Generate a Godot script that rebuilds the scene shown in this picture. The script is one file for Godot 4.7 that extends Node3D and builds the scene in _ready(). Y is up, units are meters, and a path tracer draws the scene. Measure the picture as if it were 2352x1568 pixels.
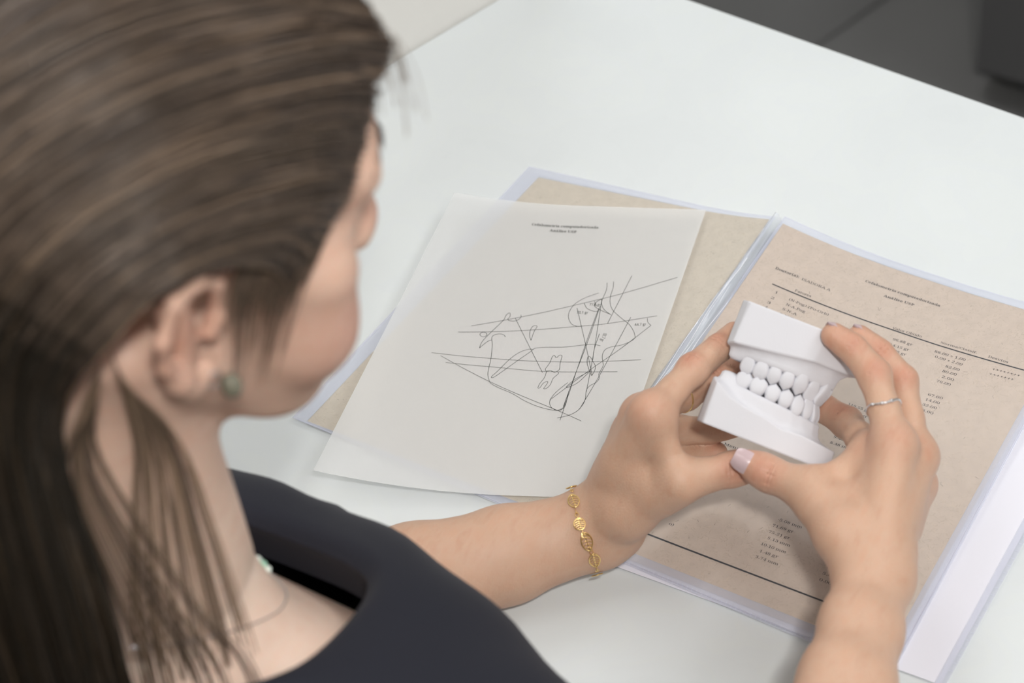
extends Node3D
# A woman at a white table holds a plaster dental cast over an open clear-sleeve report book.
# y is up, metres; the table top is y = 0, the floor is 0.75 below, x runs along the printed lines of the report and z runs down its page.

const FLOOR := -0.75
const CEILING := 1.90
const SKIN_CELL := 0.0011
const EYE := Vector3(0.5130, 1.1997, 1.0712)
const LEFT_HAND := {
	"wrist": Vector3(0.0280, 0.0392, 0.3157),
	"iM": Vector3(0.0529, 0.1262, 0.2849),
	"iP": Vector3(0.0590, 0.1264, 0.2440),
	"iD": Vector3(0.0638, 0.1237, 0.2207),
	"iT": Vector3(0.0653, 0.1199, 0.2030),
	"mM": Vector3(0.0416, 0.1081, 0.2753),
	"mP": Vector3(0.0498, 0.0927, 0.2377),
	"mD": Vector3(0.0583, 0.0887, 0.2170),
	"mT": Vector3(0.0653, 0.0884, 0.2016),
	"rM": Vector3(0.0349, 0.0886, 0.2735),
	"rP": Vector3(0.0459, 0.0591, 0.2400),
	"rD": Vector3(0.0598, 0.0530, 0.2276),
	"rT": Vector3(0.0744, 0.0587, 0.2207),
	"pM": Vector3(0.0359, 0.0690, 0.2738),
	"pP": Vector3(0.0486, 0.0463, 0.2500),
	"pD": Vector3(0.0580, 0.0397, 0.2395),
	"pT": Vector3(0.0664, 0.0406, 0.2323),
	"tC": Vector3(0.0475, 0.0616, 0.3118),
	"tM": Vector3(0.0776, 0.0931, 0.2992),
	"tI": Vector3(0.0996, 0.0906, 0.2763),
	"tT": Vector3(0.1095, 0.0870, 0.2632),
}
const RIGHT_HAND := {
	"wrist": Vector3(0.2072, 0.0954, 0.3140),
	"iM": Vector3(0.1744, 0.1082, 0.2419),
	"iP": Vector3(0.1422, 0.0826, 0.2081),
	"iD": Vector3(0.1244, 0.0793, 0.2014),
	"iT": Vector3(0.1116, 0.0812, 0.2006),
	"mM": Vector3(0.1874, 0.1243, 0.2438),
	"mP": Vector3(0.1601, 0.1392, 0.2121),
	"mD": Vector3(0.1427, 0.1459, 0.2044),
	"mT": Vector3(0.1309, 0.1509, 0.2041),
	"rM": Vector3(0.1959, 0.1040, 0.2305),
	"rP": Vector3(0.1708, 0.1218, 0.1953),
	"rD": Vector3(0.1528, 0.1299, 0.1879),
	"rT": Vector3(0.1392, 0.1356, 0.1863),
	"pM": Vector3(0.1960, 0.0759, 0.2283),
	"pP": Vector3(0.1650, 0.0476, 0.2027),
	"pD": Vector3(0.1498, 0.0322, 0.2031),
	"pT": Vector3(0.1377, 0.0306, 0.2084),
	"tC": Vector3(0.1825, 0.1046, 0.3009),
	"tM": Vector3(0.1506, 0.1025, 0.2789),
	"tI": Vector3(0.1254, 0.1007, 0.2772),
	"tT": Vector3(0.1110, 0.1060, 0.2785),
}
const PRINT := [
	["Doutor(a):", 1, 0.0179, 0.0485, 0.0350, 0.0475],
	["ISADORA A", 0, 0.0373, 0.0483, 0.0584, 0.0481],
	["Cefalometria computadorizada", 1, 0.0755, 0.0292, 0.1291, 0.0285],
	["Análise USP", 1, 0.0918, 0.0360, 0.1134, 0.0353],
	["Fatores", 0, 0.0376, 0.0596, 0.0493, 0.0592],
	["1", 0, 0.0266, 0.0676, 0.0286, 0.0676],
	["2", 0, 0.0264, 0.0732, 0.0287, 0.0732],
	["3", 0, 0.0260, 0.0780, 0.0283, 0.0779],
	["4", 0, 0.0261, 0.0824, 0.0283, 0.0824],
	["(N-Pog).(Po-Orb)", 0, 0.0376, 0.0685, 0.0663, 0.0684],
	["N-A.Pog", 0, 0.0377, 0.0735, 0.0516, 0.0735],
	["S-N.A", 0, 0.0373, 0.0782, 0.0478, 0.0782],
	["S-N.B", 0, 0.0373, 0.0830, 0.0475, 0.0831],
	["Valor Obtido", 0, 0.1087, 0.0602, 0.1293, 0.0591],
	["96.88 gr", 0, 0.1132, 0.0692, 0.1266, 0.0683],
	["14.15 gr", 0, 0.1133, 0.0743, 0.1265, 0.0735],
	["77.75 gr", 0, 0.1134, 0.0788, 0.1264, 0.0782],
	["76.75 gr", 0, 0.1134, 0.0836, 0.1263, 0.0829],
	["Norma/Classif.", 0, 0.1423, 0.0587, 0.1673, 0.0577],
	["88.00 ± 1.00", 0, 0.1420, 0.0675, 0.1630, 0.0665],
	["0.00 ± 2.00", 0, 0.1440, 0.0716, 0.1627, 0.0710],
	["82.00", 0, 0.1535, 0.0766, 0.1629, 0.0761],
	["80.00", 0, 0.1533, 0.0812, 0.1628, 0.0807],
	["2.00", 0, 0.1550, 0.0858, 0.1629, 0.0856],
	["76.00", 0, 0.1533, 0.0907, 0.1627, 0.0902],
	["67.00", 0, 0.1530, 0.1037, 0.1627, 0.1031],
	["14.00", 0, 0.1531, 0.1081, 0.1626, 0.1077],
	["32.00", 0, 0.1531, 0.1128, 0.1625, 0.1124],
	["8.00", 0, 0.1548, 0.1175, 0.1623, 0.1173],
	["Desvios", 0, 0.1751, 0.0577, 0.1887, 0.0576],
	["++++++++", 0, 0.1818, 0.0667, 0.2001, 0.0657],
	["+++++++", 0, 0.1816, 0.0713, 0.1977, 0.0703],
	["119.55 gr", 0, 0.1102, 0.1330, 0.1250, 0.1328],
	["92.72 gr", 0, 0.1123, 0.1389, 0.1258, 0.1377],
	["57.46 mm", 0, 0.1103, 0.1570, 0.1268, 0.1566],
	["9.40 mm", 0, 0.1135, 0.1618, 0.1278, 0.1612],
	["8.48 mm", 0, 0.1134, 0.1671, 0.1279, 0.1664],
	["-5.08 mm", 0, 0.1106, 0.2373, 0.1266, 0.2367],
	["71.69 gr", 0, 0.1097, 0.2430, 0.1234, 0.2420],
	["75.21 gr", 0, 0.1097, 0.2484, 0.1235, 0.2476],
	["5.13 mm", 0, 0.1111, 0.2532, 0.1262, 0.2526],
	["10.10 mm", 0, 0.1095, 0.2590, 0.1260, 0.2583],
	["1.48 gr", 0, 0.1112, 0.2644, 0.1232, 0.2636],
	["3.74 mm", 0, 0.1108, 0.2692, 0.1257, 0.2687],
	["6.00", 0, 0.1124, 0.2236, 0.1210, 0.2235],
	["6.00", 0, 0.1530, 0.2575, 0.1610, 0.2570],
	["5.00", 0, 0.1527, 0.2625, 0.1608, 0.2622],
	["0.00", 0, 0.1530, 0.2678, 0.1607, 0.2677],
	["Mento", 0, 0.0537, 0.1981, 0.0659, 0.1978],
	["o)", 0, 0.0516, 0.2701, 0.0547, 0.2701],
	["11", 0, 0.0242, 0.1314, 0.0274, 0.1313],
	["12", 0, 0.0230, 0.1366, 0.0262, 0.1366],
]
const TRACING := [
	[-0.1398, 0.1866, -0.1180, 0.1658, -0.0743, 0.1246, -0.0553, 0.1047, -0.0375, 0.0850],
	[-0.1447, 0.1962, -0.1085, 0.1734, -0.0750, 0.1525, -0.0602, 0.1429, -0.0335, 0.1223],
	[-0.1254, 0.2008, -0.1267, 0.1951, -0.1260, 0.1861, -0.1241, 0.1716, -0.1247, 0.1675, -0.1244, 0.1644, -0.1232, 0.1638, -0.1219, 0.1665, -0.1220, 0.1691, -0.1205, 0.1697, -0.1176, 0.1687, -0.1156, 0.1662, -0.1152, 0.1634, -0.1162, 0.1614],
	[-0.1254, 0.2008, -0.1245, 0.1960, -0.1233, 0.1922, -0.1219, 0.1905],
	[-0.1271, 0.1879, -0.1271, 0.1896, -0.1281, 0.1909, -0.1297, 0.1912, -0.1312, 0.1903, -0.1312, 0.1886, -0.1302, 0.1873, -0.1286, 0.1870, -0.1271, 0.1879],
	[-0.1154, 0.1837, -0.1174, 0.1826, -0.1203, 0.1833, -0.1227, 0.1859, -0.1229, 0.1888, -0.1192, 0.1946, -0.1141, 0.2052, -0.1114, 0.2126, -0.1090, 0.2179, -0.1056, 0.2220, -0.1034, 0.2235, -0.0979, 0.2243, -0.0870, 0.2244, -0.0768, 0.2261, -0.0681, 0.2266, -0.0602, 0.2259, -0.0551, 0.2247, -0.0518, 0.2231, -0.0505, 0.2196, -0.0517, 0.2144, -0.0546, 0.2063],
	[-0.1179, 0.1660, -0.0781, 0.1997],
	[-0.0989, 0.1783, -0.1018, 0.1750, -0.1038, 0.1704, -0.1039, 0.1665, -0.1020, 0.1653, -0.1012, 0.1663, -0.1010, 0.1701, -0.0989, 0.1783],
	[-0.0549, 0.1624, -0.0591, 0.1631, -0.0637, 0.1655, -0.0760, 0.1738, -0.0872, 0.1794, -0.0928, 0.1830, -0.0937, 0.1853, -0.0947, 0.1849, -0.0979, 0.1875, -0.1010, 0.1924, -0.1033, 0.2003, -0.1049, 0.2122, -0.1060, 0.2184, -0.1045, 0.2181, -0.1021, 0.2112, -0.0979, 0.1980, -0.0937, 0.1859],
	[-0.1499, 0.2213, -0.1143, 0.2048, -0.0844, 0.1919, -0.0576, 0.1796, -0.0249, 0.1616],
	[-0.1378, 0.2234, -0.1079, 0.2100, -0.0788, 0.1989, -0.0600, 0.1905, -0.0339, 0.1776],
	[-0.1436, 0.2202, -0.1048, 0.2226, -0.0539, 0.2239, -0.0350, 0.2250],
	[-0.0765, 0.1976, -0.0778, 0.1961, -0.0778, 0.1923, -0.0780, 0.1891, -0.0789, 0.1852, -0.0784, 0.1831, -0.0762, 0.1843, -0.0754, 0.1817, -0.0740, 0.1810, -0.0729, 0.1829, -0.0716, 0.1872, -0.0696, 0.1916, -0.0695, 0.1937, -0.0711, 0.1961, -0.0741, 0.1959, -0.0765, 0.1976],
	[-0.0760, 0.1979, -0.0747, 0.2032, -0.0749, 0.2087, -0.0742, 0.2126, -0.0731, 0.2119, -0.0730, 0.2077, -0.0715, 0.2051, -0.0706, 0.2060, -0.0705, 0.2092, -0.0704, 0.2116, -0.0689, 0.2105, -0.0682, 0.2065, -0.0692, 0.2011, -0.0681, 0.1962, -0.0691, 0.1949],
	[-0.0788, 0.1208, -0.0847, 0.1283, -0.0883, 0.1360, -0.0886, 0.1434, -0.0866, 0.1490, -0.0820, 0.1534, -0.0774, 0.1538, -0.0748, 0.1525],
	[-0.0782, 0.1100, -0.0757, 0.1152, -0.0743, 0.1219, -0.0735, 0.1260, -0.0716, 0.1295, -0.0679, 0.1328, -0.0617, 0.1349],
	[-0.0744, 0.1249, -0.0762, 0.1287, -0.0759, 0.1322, -0.0717, 0.1339, -0.0619, 0.1347],
	[-0.0748, 0.1070, -0.0724, 0.1121, -0.0702, 0.1199, -0.0672, 0.1259, -0.0623, 0.1308, -0.0536, 0.1347, -0.0468, 0.1372, -0.0415, 0.1411, -0.0388, 0.1442, -0.0376, 0.1467, -0.0393, 0.1513, -0.0432, 0.1563, -0.0477, 0.1599, -0.0504, 0.1640, -0.0497, 0.1693, -0.0467, 0.1742, -0.0449, 0.1769, -0.0443, 0.1822, -0.0437, 0.1854, -0.0421, 0.1874, -0.0420, 0.1915, -0.0443, 0.1961, -0.0446, 0.2004, -0.0417, 0.2073, -0.0408, 0.2123, -0.0415, 0.2188, -0.0448, 0.2245, -0.0503, 0.2296],
	[-0.0661, 0.0969, -0.0601, 0.1431],
	[-0.0854, 0.1392, -0.0639, 0.1662, -0.0472, 0.1878],
	[-0.0742, 0.1248, -0.0572, 0.1666, -0.0439, 0.2019],
	[-0.0720, 0.1333, -0.0645, 0.1651, -0.0476, 0.2306],
	[-0.0721, 0.1311, -0.0635, 0.1660, -0.0573, 0.1941, -0.0513, 0.2195],
	[-0.0488, 0.1310, -0.0431, 0.1844, -0.0408, 0.2167],
	[-0.0332, 0.1317, -0.0417, 0.1591, -0.0509, 0.1840, -0.0621, 0.2185],
	[-0.0384, 0.1270, -0.0364, 0.1301, -0.0332, 0.1317],
	[-0.0477, 0.1880, -0.0524, 0.1833, -0.0557, 0.1793, -0.0577, 0.1746, -0.0564, 0.1740, -0.0529, 0.1765, -0.0489, 0.1802, -0.0476, 0.1852, -0.0477, 0.1880],
	[-0.0503, 0.1851, -0.0531, 0.1899, -0.0561, 0.1963, -0.0578, 0.2040, -0.0555, 0.2022, -0.0526, 0.1967, -0.0506, 0.1866],
	[-0.0588, 0.2001, -0.0615, 0.2100, -0.0620, 0.2171, -0.0601, 0.2217, -0.0563, 0.2240, -0.0529, 0.2234, -0.0510, 0.2200, -0.0522, 0.2151, -0.0541, 0.2078],
	[-0.0830, 0.1334, -0.0790, 0.1367, -0.0734, 0.1369, -0.0709, 0.1353],
	[-0.0778, 0.1287, -0.0743, 0.1322],
	[-0.0606, 0.1532, -0.0572, 0.1666, -0.0535, 0.1754],
]
const TRACING_PRINT := [
	["Cefalometria computadorizada", 1, -0.1511, 0.0851, -0.1082, 0.0672],
	["Análise USP", 1, -0.1374, 0.0844, -0.1200, 0.0774],
	["77.6 gr", 2, -0.0789, 0.1338, -0.0719, 0.1308],
	["70.1 gr", 2, -0.0832, 0.1438, -0.0762, 0.1407],
	["44.7 gr", 2, -0.0428, 0.1369, -0.0361, 0.1331],
	["92.7 gr", 2, -0.0583, 0.1514, -0.0570, 0.1589],
]

var rng := RandomNumberGenerator.new()
var M := {}
var person: Node3D


func _ready() -> void:
	rng.seed = 7
	# --- camera
	var cam := Camera3D.new()
	cam.name = "camera"
	cam.transform = Transform3D(Basis(Vector3(0.86391709, -0.08200954, -0.49691217), Vector3(-0.32220489, 0.66831768, -0.67047408), Vector3(0.38708046, 0.73934154, 0.55094719)), EYE)
	cam.fov = 16.084
	cam.near = 0.05
	cam.far = 40.0
	var lens := CameraAttributesPhysical.new()
	lens.frustum_focal_length = 84.9
	lens.frustum_focus_distance = 1.53
	lens.exposure_aperture = 6.3
	lens.frustum_near = 0.05
	cam.attributes = lens
	add_child(cam)
	cam.fov = 16.084
	# --- air outside the closed room, exposure
	var env := Environment.new()
	env.background_mode = Environment.BG_COLOR
	env.background_color = Color(0.05, 0.05, 0.055)
	env.tonemap_mode = Environment.TONE_MAPPER_LINEAR
	env.tonemap_exposure = 1.01
	env.sdfgi_enabled = true
	env.ssao_enabled = true
	env.ssil_enabled = true
	var we := WorldEnvironment.new()
	we.name = "environment"
	we.environment = env
	add_child(we)
	materials()
	# --- added lamps, unseen: a round ceiling spot standing in for a camera flash, flush fill panels
	flash_stand_in(Vector3(0.80, CEILING, 1.22), 0.085, 2.95)
	added_panel(Vector3(-0.75, CEILING, -0.85), 0.6, 1.2, 0.85, "added ceiling fill panel beyond the table, nearest the partition wall")
	added_panel(Vector3(1.00, CEILING, -0.85), 0.6, 1.2, 1.4, "added ceiling fill panel beyond the table, over the low cabinet")
	added_panel(Vector3(-0.45, CEILING, 1.15), 0.6, 1.2, 0.36, "added ceiling fill panel above the seated person's left side")
	added_panel(Vector3(1.35, CEILING, 1.05), 0.6, 1.2, 0.36, "added ceiling fill panel right of the added spotlight")
	# --- setting, large things, then small ones
	room()
	table()
	floor_cabinet()
	folder()
	tracing_sheet()
	casts()
	woman()
	jewellery()


# ---------------------------------------------------------------- helpers
class MB:
	var v := PackedVector3Array()
	var n := PackedVector3Array()
	var uv := PackedVector2Array()
	var c := PackedColorArray()
	var i := PackedInt32Array()

	func grid(rows: Array, closed := false, flip := false, uvs := false) -> void:  # rows of points, joined by smooth faces
		var b := v.size()
		var nr := rows.size()
		var nc: int = rows[0].size()
		for r in nr:
			for k in nc:
				v.append(rows[r][k])
				n.append(Vector3.ZERO)
				if uvs:
					uv.append(Vector2(float(k) / maxf(1.0, nc - 1), float(r) / maxf(1.0, nr - 1)))
		var first := i.size()
		for r in nr - 1:
			for k in (nc if closed else nc - 1):
				var k2 := (k + 1) % nc
				var p := b + r * nc + k
				var q := b + r * nc + k2
				var s := p + nc
				var t := q + nc
				if flip:
					i.append_array(PackedInt32Array([p, s, q, q, s, t]))
				else:
					i.append_array(PackedInt32Array([p, q, s, q, t, s]))
		smooth(first, b)

	func smooth(first: int, b: int) -> void:
		for f in range(first, i.size(), 3):
			var m := (v[i[f + 2]] - v[i[f]]).cross(v[i[f + 1]] - v[i[f]])
			for e in 3:
				n[i[f + e]] += m
		for k in range(b, v.size()):
			n[k] = n[k].normalized() if n[k].length_squared() > 1e-24 else Vector3.UP

	func fan(ring: PackedVector3Array, flip := false) -> void:  # a flat cap
		var b := v.size()
		var mid := Vector3.ZERO
		for p in ring:
			mid += p
		mid /= ring.size()
		v.append(mid)
		n.append(Vector3.ZERO)
		for p in ring:
			v.append(p)
			n.append(Vector3.ZERO)
		var first := i.size()
		for k in ring.size():
			var k2 := (k + 1) % ring.size()
			if flip:
				i.append_array(PackedInt32Array([b, b + 1 + k2, b + 1 + k]))
			else:
				i.append_array(PackedInt32Array([b, b + 1 + k, b + 1 + k2]))
		smooth(first, b)

	func tube(path: PackedVector3Array, radii: PackedFloat32Array, sides := 6, closed := false, color = null) -> void:
		var rows := []
		var side := Vector3.ZERO
		var m := path.size()
		for k in m:
			var t: Vector3
			if closed:
				t = (path[(k + 1) % m] - path[(k + m - 1) % m]).normalized()
			else:
				t = (path[mini(k + 1, m - 1)] - path[maxi(k - 1, 0)]).normalized()
			if side == Vector3.ZERO:
				side = t.cross(Vector3.UP if absf(t.y) < 0.9 else Vector3.RIGHT).normalized()
			side = (side - t * side.dot(t)).normalized()
			var up := t.cross(side)
			var row := PackedVector3Array()
			var r: float = radii[mini(k, radii.size() - 1)]
			for s in sides:
				var a := TAU * s / sides
				row.append(path[k] + (side * cos(a) + up * sin(a)) * r)
			rows.append(row)
		if closed:
			rows.append(rows[0])
		var b := v.size()
		grid(rows, true, true)
		if color != null:
			c.resize(v.size())
			for k in range(b, v.size()):
				c[k] = color

	func box(lo: Vector3, hi: Vector3, bevel := 0.0) -> void:
		hull(PackedVector2Array([Vector2(lo.x, lo.z), Vector2(hi.x, lo.z), Vector2(hi.x, hi.z), Vector2(lo.x, hi.z)]), lo.y, hi.y, bevel)

	func hull(outline: PackedVector2Array, y0: float, y1: float, bevel := 0.0) -> void:  # an upright prism with bevelled edges
		var mid := Vector2.ZERO
		for p in outline:
			mid += p / outline.size()
		var ring := func(y: float, inset: float) -> PackedVector3Array:
			var out := PackedVector3Array()
			var m := outline.size()
			for k in m:
				var a := (outline[k] - outline[(k + m - 1) % m]).normalized()
				var b := (outline[(k + 1) % m] - outline[k]).normalized()
				var inward := (b - a)
				inward = inward.normalized() if inward.length() > 1e-5 else Vector2(-a.y, a.x)
				if inward.dot(mid - outline[k]) < 0:
					inward = -inward
				var q: Vector2 = outline[k] + inward * inset * 1.3
				out.append(Vector3(q.x, y, q.y))
			return out
		var levels := [[y0, bevel], [y0 + bevel, 0.0], [y1 - bevel, 0.0], [y1, bevel]] if bevel > 0 else [[y0, 0.0], [y1, 0.0]]
		for k in levels.size() - 1:
			var lo_ring: PackedVector3Array = ring.call(levels[k][0], levels[k][1])
			var hi_ring: PackedVector3Array = ring.call(levels[k + 1][0], levels[k + 1][1])
			for e in lo_ring.size():
				var e2 := (e + 1) % lo_ring.size()
				flat([lo_ring[e], lo_ring[e2], hi_ring[e2], hi_ring[e]], Vector3(mid.x, (y0 + y1) / 2, mid.y))
		flat(Array(ring.call(y1, bevel)), Vector3(mid.x, y0, mid.y))
		flat(Array(ring.call(y0, bevel)), Vector3(mid.x, y1, mid.y))

	func flat(pts: Array, inside: Vector3) -> void:  # one flat convex face that looks away from INSIDE
		var b := v.size()
		var m: Vector3 = (pts[2] - pts[0]).cross(pts[1] - pts[0])
		if pts.size() > 3 and m.length() < 1e-12:
			m = (pts[3] - pts[0]).cross(pts[1] - pts[0])
		var out: bool = m.dot(pts[0] - inside) >= 0
		m = m.normalized() * (1 if out else -1)
		for p in pts:
			v.append(p)
			n.append(m)
		for k in range(1, pts.size() - 1):
			i.append_array(PackedInt32Array([b, b + k, b + k + 1]) if out else PackedInt32Array([b, b + k + 1, b + k]))

	func mesh() -> ArrayMesh:
		var a := []
		a.resize(Mesh.ARRAY_MAX)
		a[Mesh.ARRAY_VERTEX] = v
		a[Mesh.ARRAY_NORMAL] = n
		a[Mesh.ARRAY_INDEX] = i
		if uv.size() == v.size():
			a[Mesh.ARRAY_TEX_UV] = uv
		if c.size() > 0:
			var had := c.size()
			c.resize(v.size())
			for k in range(had, v.size()):
				c[k] = Color.WHITE
			a[Mesh.ARRAY_COLOR] = c
		var m := ArrayMesh.new()
		m.add_surface_from_arrays(Mesh.PRIMITIVE_TRIANGLES, a)
		return m


func put(mb, called: String, material: Material, parent: Node = self) -> MeshInstance3D:
	var o := MeshInstance3D.new()
	o.name = called
	o.mesh = mb.mesh() if mb is MB else mb
	o.material_override = material
	o.cast_shadow = GeometryInstance3D.SHADOW_CASTING_SETTING_ON
	parent.add_child(o, true)
	return o


func tag(o: Node, label: String, category: String, group := "") -> Node:
	o.set_meta("label", label)
	o.set_meta("category", category)
	if group:
		o.set_meta("group", group)
	return o


func structure(o: Node, label: String, category: String) -> Node:
	o.set_meta("kind", "structure")
	return tag(o, label, category)


func thing(called: String, at: Vector3, label: String, category: String, group := "") -> Node3D:
	var o := Node3D.new()
	o.name = called
	o.position = at
	add_child(o, true)
	tag(o, label, category, group)
	return o


func shifted(mb: MB, by: Vector3) -> MB:  # vertices given in the room, for a child of a node that stands at BY
	for k in mb.v.size():
		mb.v[k] -= by
	return mb


func mat(called: String, color: Color, rough := 0.6, metal := 0.0) -> StandardMaterial3D:
	var m := StandardMaterial3D.new()
	m.resource_name = called
	m.albedo_color = color
	m.roughness = rough
	m.metallic = metal  # blood flush, deepened to put the reddish bounce inside the fingers into the colour
	M[called] = m
	return m


func noise_tex(freq: float, ramp: Array, size := 512, kind := FastNoiseLite.TYPE_SIMPLEX_SMOOTH, octaves := 4, sd := 1) -> NoiseTexture2D:
	var fn := FastNoiseLite.new()
	fn.noise_type = kind
	fn.frequency = freq
	fn.fractal_octaves = octaves
	fn.seed = sd
	var t := NoiseTexture2D.new()
	t.width = size
	t.height = size
	t.seamless = true
	t.noise = fn
	if ramp:
		var gr := Gradient.new()
		var offs := PackedFloat32Array()
		var cols := PackedColorArray()
		for k in ramp.size():
			offs.append(float(k) / (ramp.size() - 1))
			cols.append(ramp[k])
		gr.offsets = offs
		gr.colors = cols
		t.color_ramp = gr
	return t


func catmull(pts: Array, per := 8) -> PackedVector3Array:
	var out := PackedVector3Array()
	for k in pts.size() - 1:
		var p0: Vector3 = pts[maxi(k - 1, 0)]
		var p1: Vector3 = pts[k]
		var p2: Vector3 = pts[k + 1]
		var p3: Vector3 = pts[mini(k + 2, pts.size() - 1)]
		for s in per:
			var t := float(s) / per
			out.append(0.5 * (2 * p1 + (p2 - p0) * t + (2 * p0 - 5 * p1 + 4 * p2 - p3) * t * t + (3 * p1 - p0 - 3 * p2 + p3) * t * t * t))
	out.append(pts[-1])
	return out


# ---------------------------------------------------------------- bodies: tapered bones joined by a smooth minimum, meshed as surface nets
class Flesh:
	var a := PackedVector3Array()
	var ba := PackedVector3Array()
	var il := PackedFloat32Array()
	var ra := PackedFloat32Array()
	var dr := PackedFloat32Array()
	var grp := PackedInt32Array()
	var groups := 1
	var k_base := 0.010
	var k_limb := 0.004
	var k_join := 0.006
	var ga := PackedVector3Array()  # creases: segments pressed into the skin
	var gb := PackedVector3Array()
	var gw := PackedFloat32Array()
	var gd := PackedFloat32Array()
	var spot := PackedVector3Array()  # flushed skin, deeper on the fingers for their reddish shade
	var spot_r := PackedFloat32Array()
	var spot_c := PackedColorArray()
	var res := []
	var lock := Mutex.new()

	func bone(p: Vector3, q: Vector3, r0: float, r1: float, g := 0) -> void:
		a.append(p)
		ba.append(q - p)
		il.append(1.0 / maxf((q - p).length_squared(), 1e-12))
		ra.append(r0)
		dr.append(r1 - r0)
		grp.append(g)
		groups = maxi(groups, g + 1)

	func crease(p: Vector3, q: Vector3, w: float, d: float) -> void:
		ga.append(p)
		gb.append(q)
		gw.append(w)
		gd.append(d)

	func one(k: int, p: Vector3) -> float:
		var pa := p - a[k]
		var t := clampf(pa.dot(ba[k]) * il[k], 0.0, 1.0)
		return (pa - ba[k] * t).length() - ra[k] - dr[k] * t

	func at(p: Vector3, act: PackedInt32Array, cre: PackedInt32Array) -> float:
		var base := 1.0
		var limbs := 1.0
		var cur := -1
		var limb := 1.0
		for k in act:  # sorted by group; the base comes first
			var pa := p - a[k]
			var t := clampf(pa.dot(ba[k]) * il[k], 0.0, 1.0)
			var d := (pa - ba[k] * t).length() - ra[k] - dr[k] * t
			var g := grp[k]
			if g == 0:
				var h := maxf(k_base - absf(base - d), 0.0)
				base = minf(base, d) - h * h / (4.0 * k_base)
			elif g != cur:
				var h2 := maxf(0.0016 - absf(limbs - limb), 0.0)
				limbs = minf(limbs, limb) - (h2 * h2 / 0.0064 if cur > 0 else 0.0)
				cur = g
				limb = d
			else:
				var h3 := maxf(k_limb - absf(limb - d), 0.0)
				limb = minf(limb, d) - h3 * h3 / (4.0 * k_limb)
		var h5 := maxf(0.0016 - absf(limbs - limb), 0.0)
		limbs = minf(limbs, limb) - (h5 * h5 / 0.0064 if limbs < 0.9 else 0.0)
		var h4 := maxf(k_join - absf(base - limbs), 0.0)
		var best := minf(base, limbs) - h4 * h4 / (4.0 * k_join)
		for k in cre:
			var e := gb[k] - ga[k]
			var t2 := clampf((p - ga[k]).dot(e) / e.length_squared(), 0.0, 1.0)
			var d2 := (p - ga[k] - e * t2).length() / gw[k]
			if d2 < 2.5:
				best += gd[k] * exp(-d2 * d2) * (1.0 - 0.3 * absf(2.0 * t2 - 1.0))
		return best

	func mesh_into(mb: MB, lo: Vector3, hi: Vector3, cell: float, tone: Color) -> void:
		const B := 8
		var order := range(a.size())
		order.sort_custom(func(x, y): return grp[x] < grp[y] or (grp[x] == grp[y] and x < y))
		var nb := Vector3i(((hi - lo) / (cell * B)).ceil())
		var dim := nb * B + Vector3i.ONE
		var sy := dim.x
		var sz := dim.x * dim.y
		var vals := PackedFloat32Array()
		vals.resize(sz * dim.z)
		vals.fill(1.0)
		var blocks := []
		var reach := cell * B * 0.8661 + cell * 1.5
		for bz in nb.z:
			for by in nb.y:
				for bx in nb.x:
					var mid := lo + (Vector3(bx, by, bz) + Vector3.ONE * 0.5) * cell * B
					var near := PackedInt32Array()
					var best := 1.0
					var ds := PackedFloat32Array()
					for k in order:
						var d := one(k, mid)
						ds.append(d)
						best = minf(best, d)
					if best - 0.030 > reach:
						continue
					for k in order.size():
						if ds[k] < best + 2.0 * reach + 0.02:
							near.append(order[k])
					var cre := PackedInt32Array()
					for k in ga.size():
						if ga[k].distance_to(mid) < reach + ga[k].distance_to(gb[k]) + 3 * gw[k]:
							cre.append(k)
					var dm := at(mid, near, cre)
					if absf(dm) > reach + 0.002:
						if dm < 0:
							for z in B:
								for y in B:
									for x in B:
										vals[(bx * B + x) + (by * B + y) * sy + (bz * B + z) * sz] = -1.0
						continue
					blocks.append([Vector3i(bx, by, bz) * B, near, cre])
		res.resize(blocks.size())
		var work := func(bi: int) -> void:
			var blk: Array = blocks[bi]
			var o: Vector3i = blk[0]
			var out := PackedFloat32Array()
			out.resize(B * B * B)
			var w := 0
			for z in B:
				for y in B:
					for x in B:
						out[w] = at(lo + Vector3(o.x + x, o.y + y, o.z + z) * cell, blk[1], blk[2])
						w += 1
			lock.lock()
			res[bi] = out
			lock.unlock()
		var job := WorkerThreadPool.add_group_task(work, blocks.size(), -1, true)
		WorkerThreadPool.wait_for_group_task_completion(job)
		for bi in blocks.size():
			var o: Vector3i = blocks[bi][0]
			var got: PackedFloat32Array = res[bi]
			var w := 0
			for z in B:
				for y in B:
					var at0 := o.x + (o.y + y) * sy + (o.z + z) * sz
					for x in B:
						vals[at0 + x] = got[w]
						w += 1
		var index := PackedInt32Array()
		index.resize(vals.size())
		index.fill(-1)
		var corner := PackedInt32Array([0, 1, sy, sy + 1, sz, sz + 1, sz + sy, sz + sy + 1])
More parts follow.
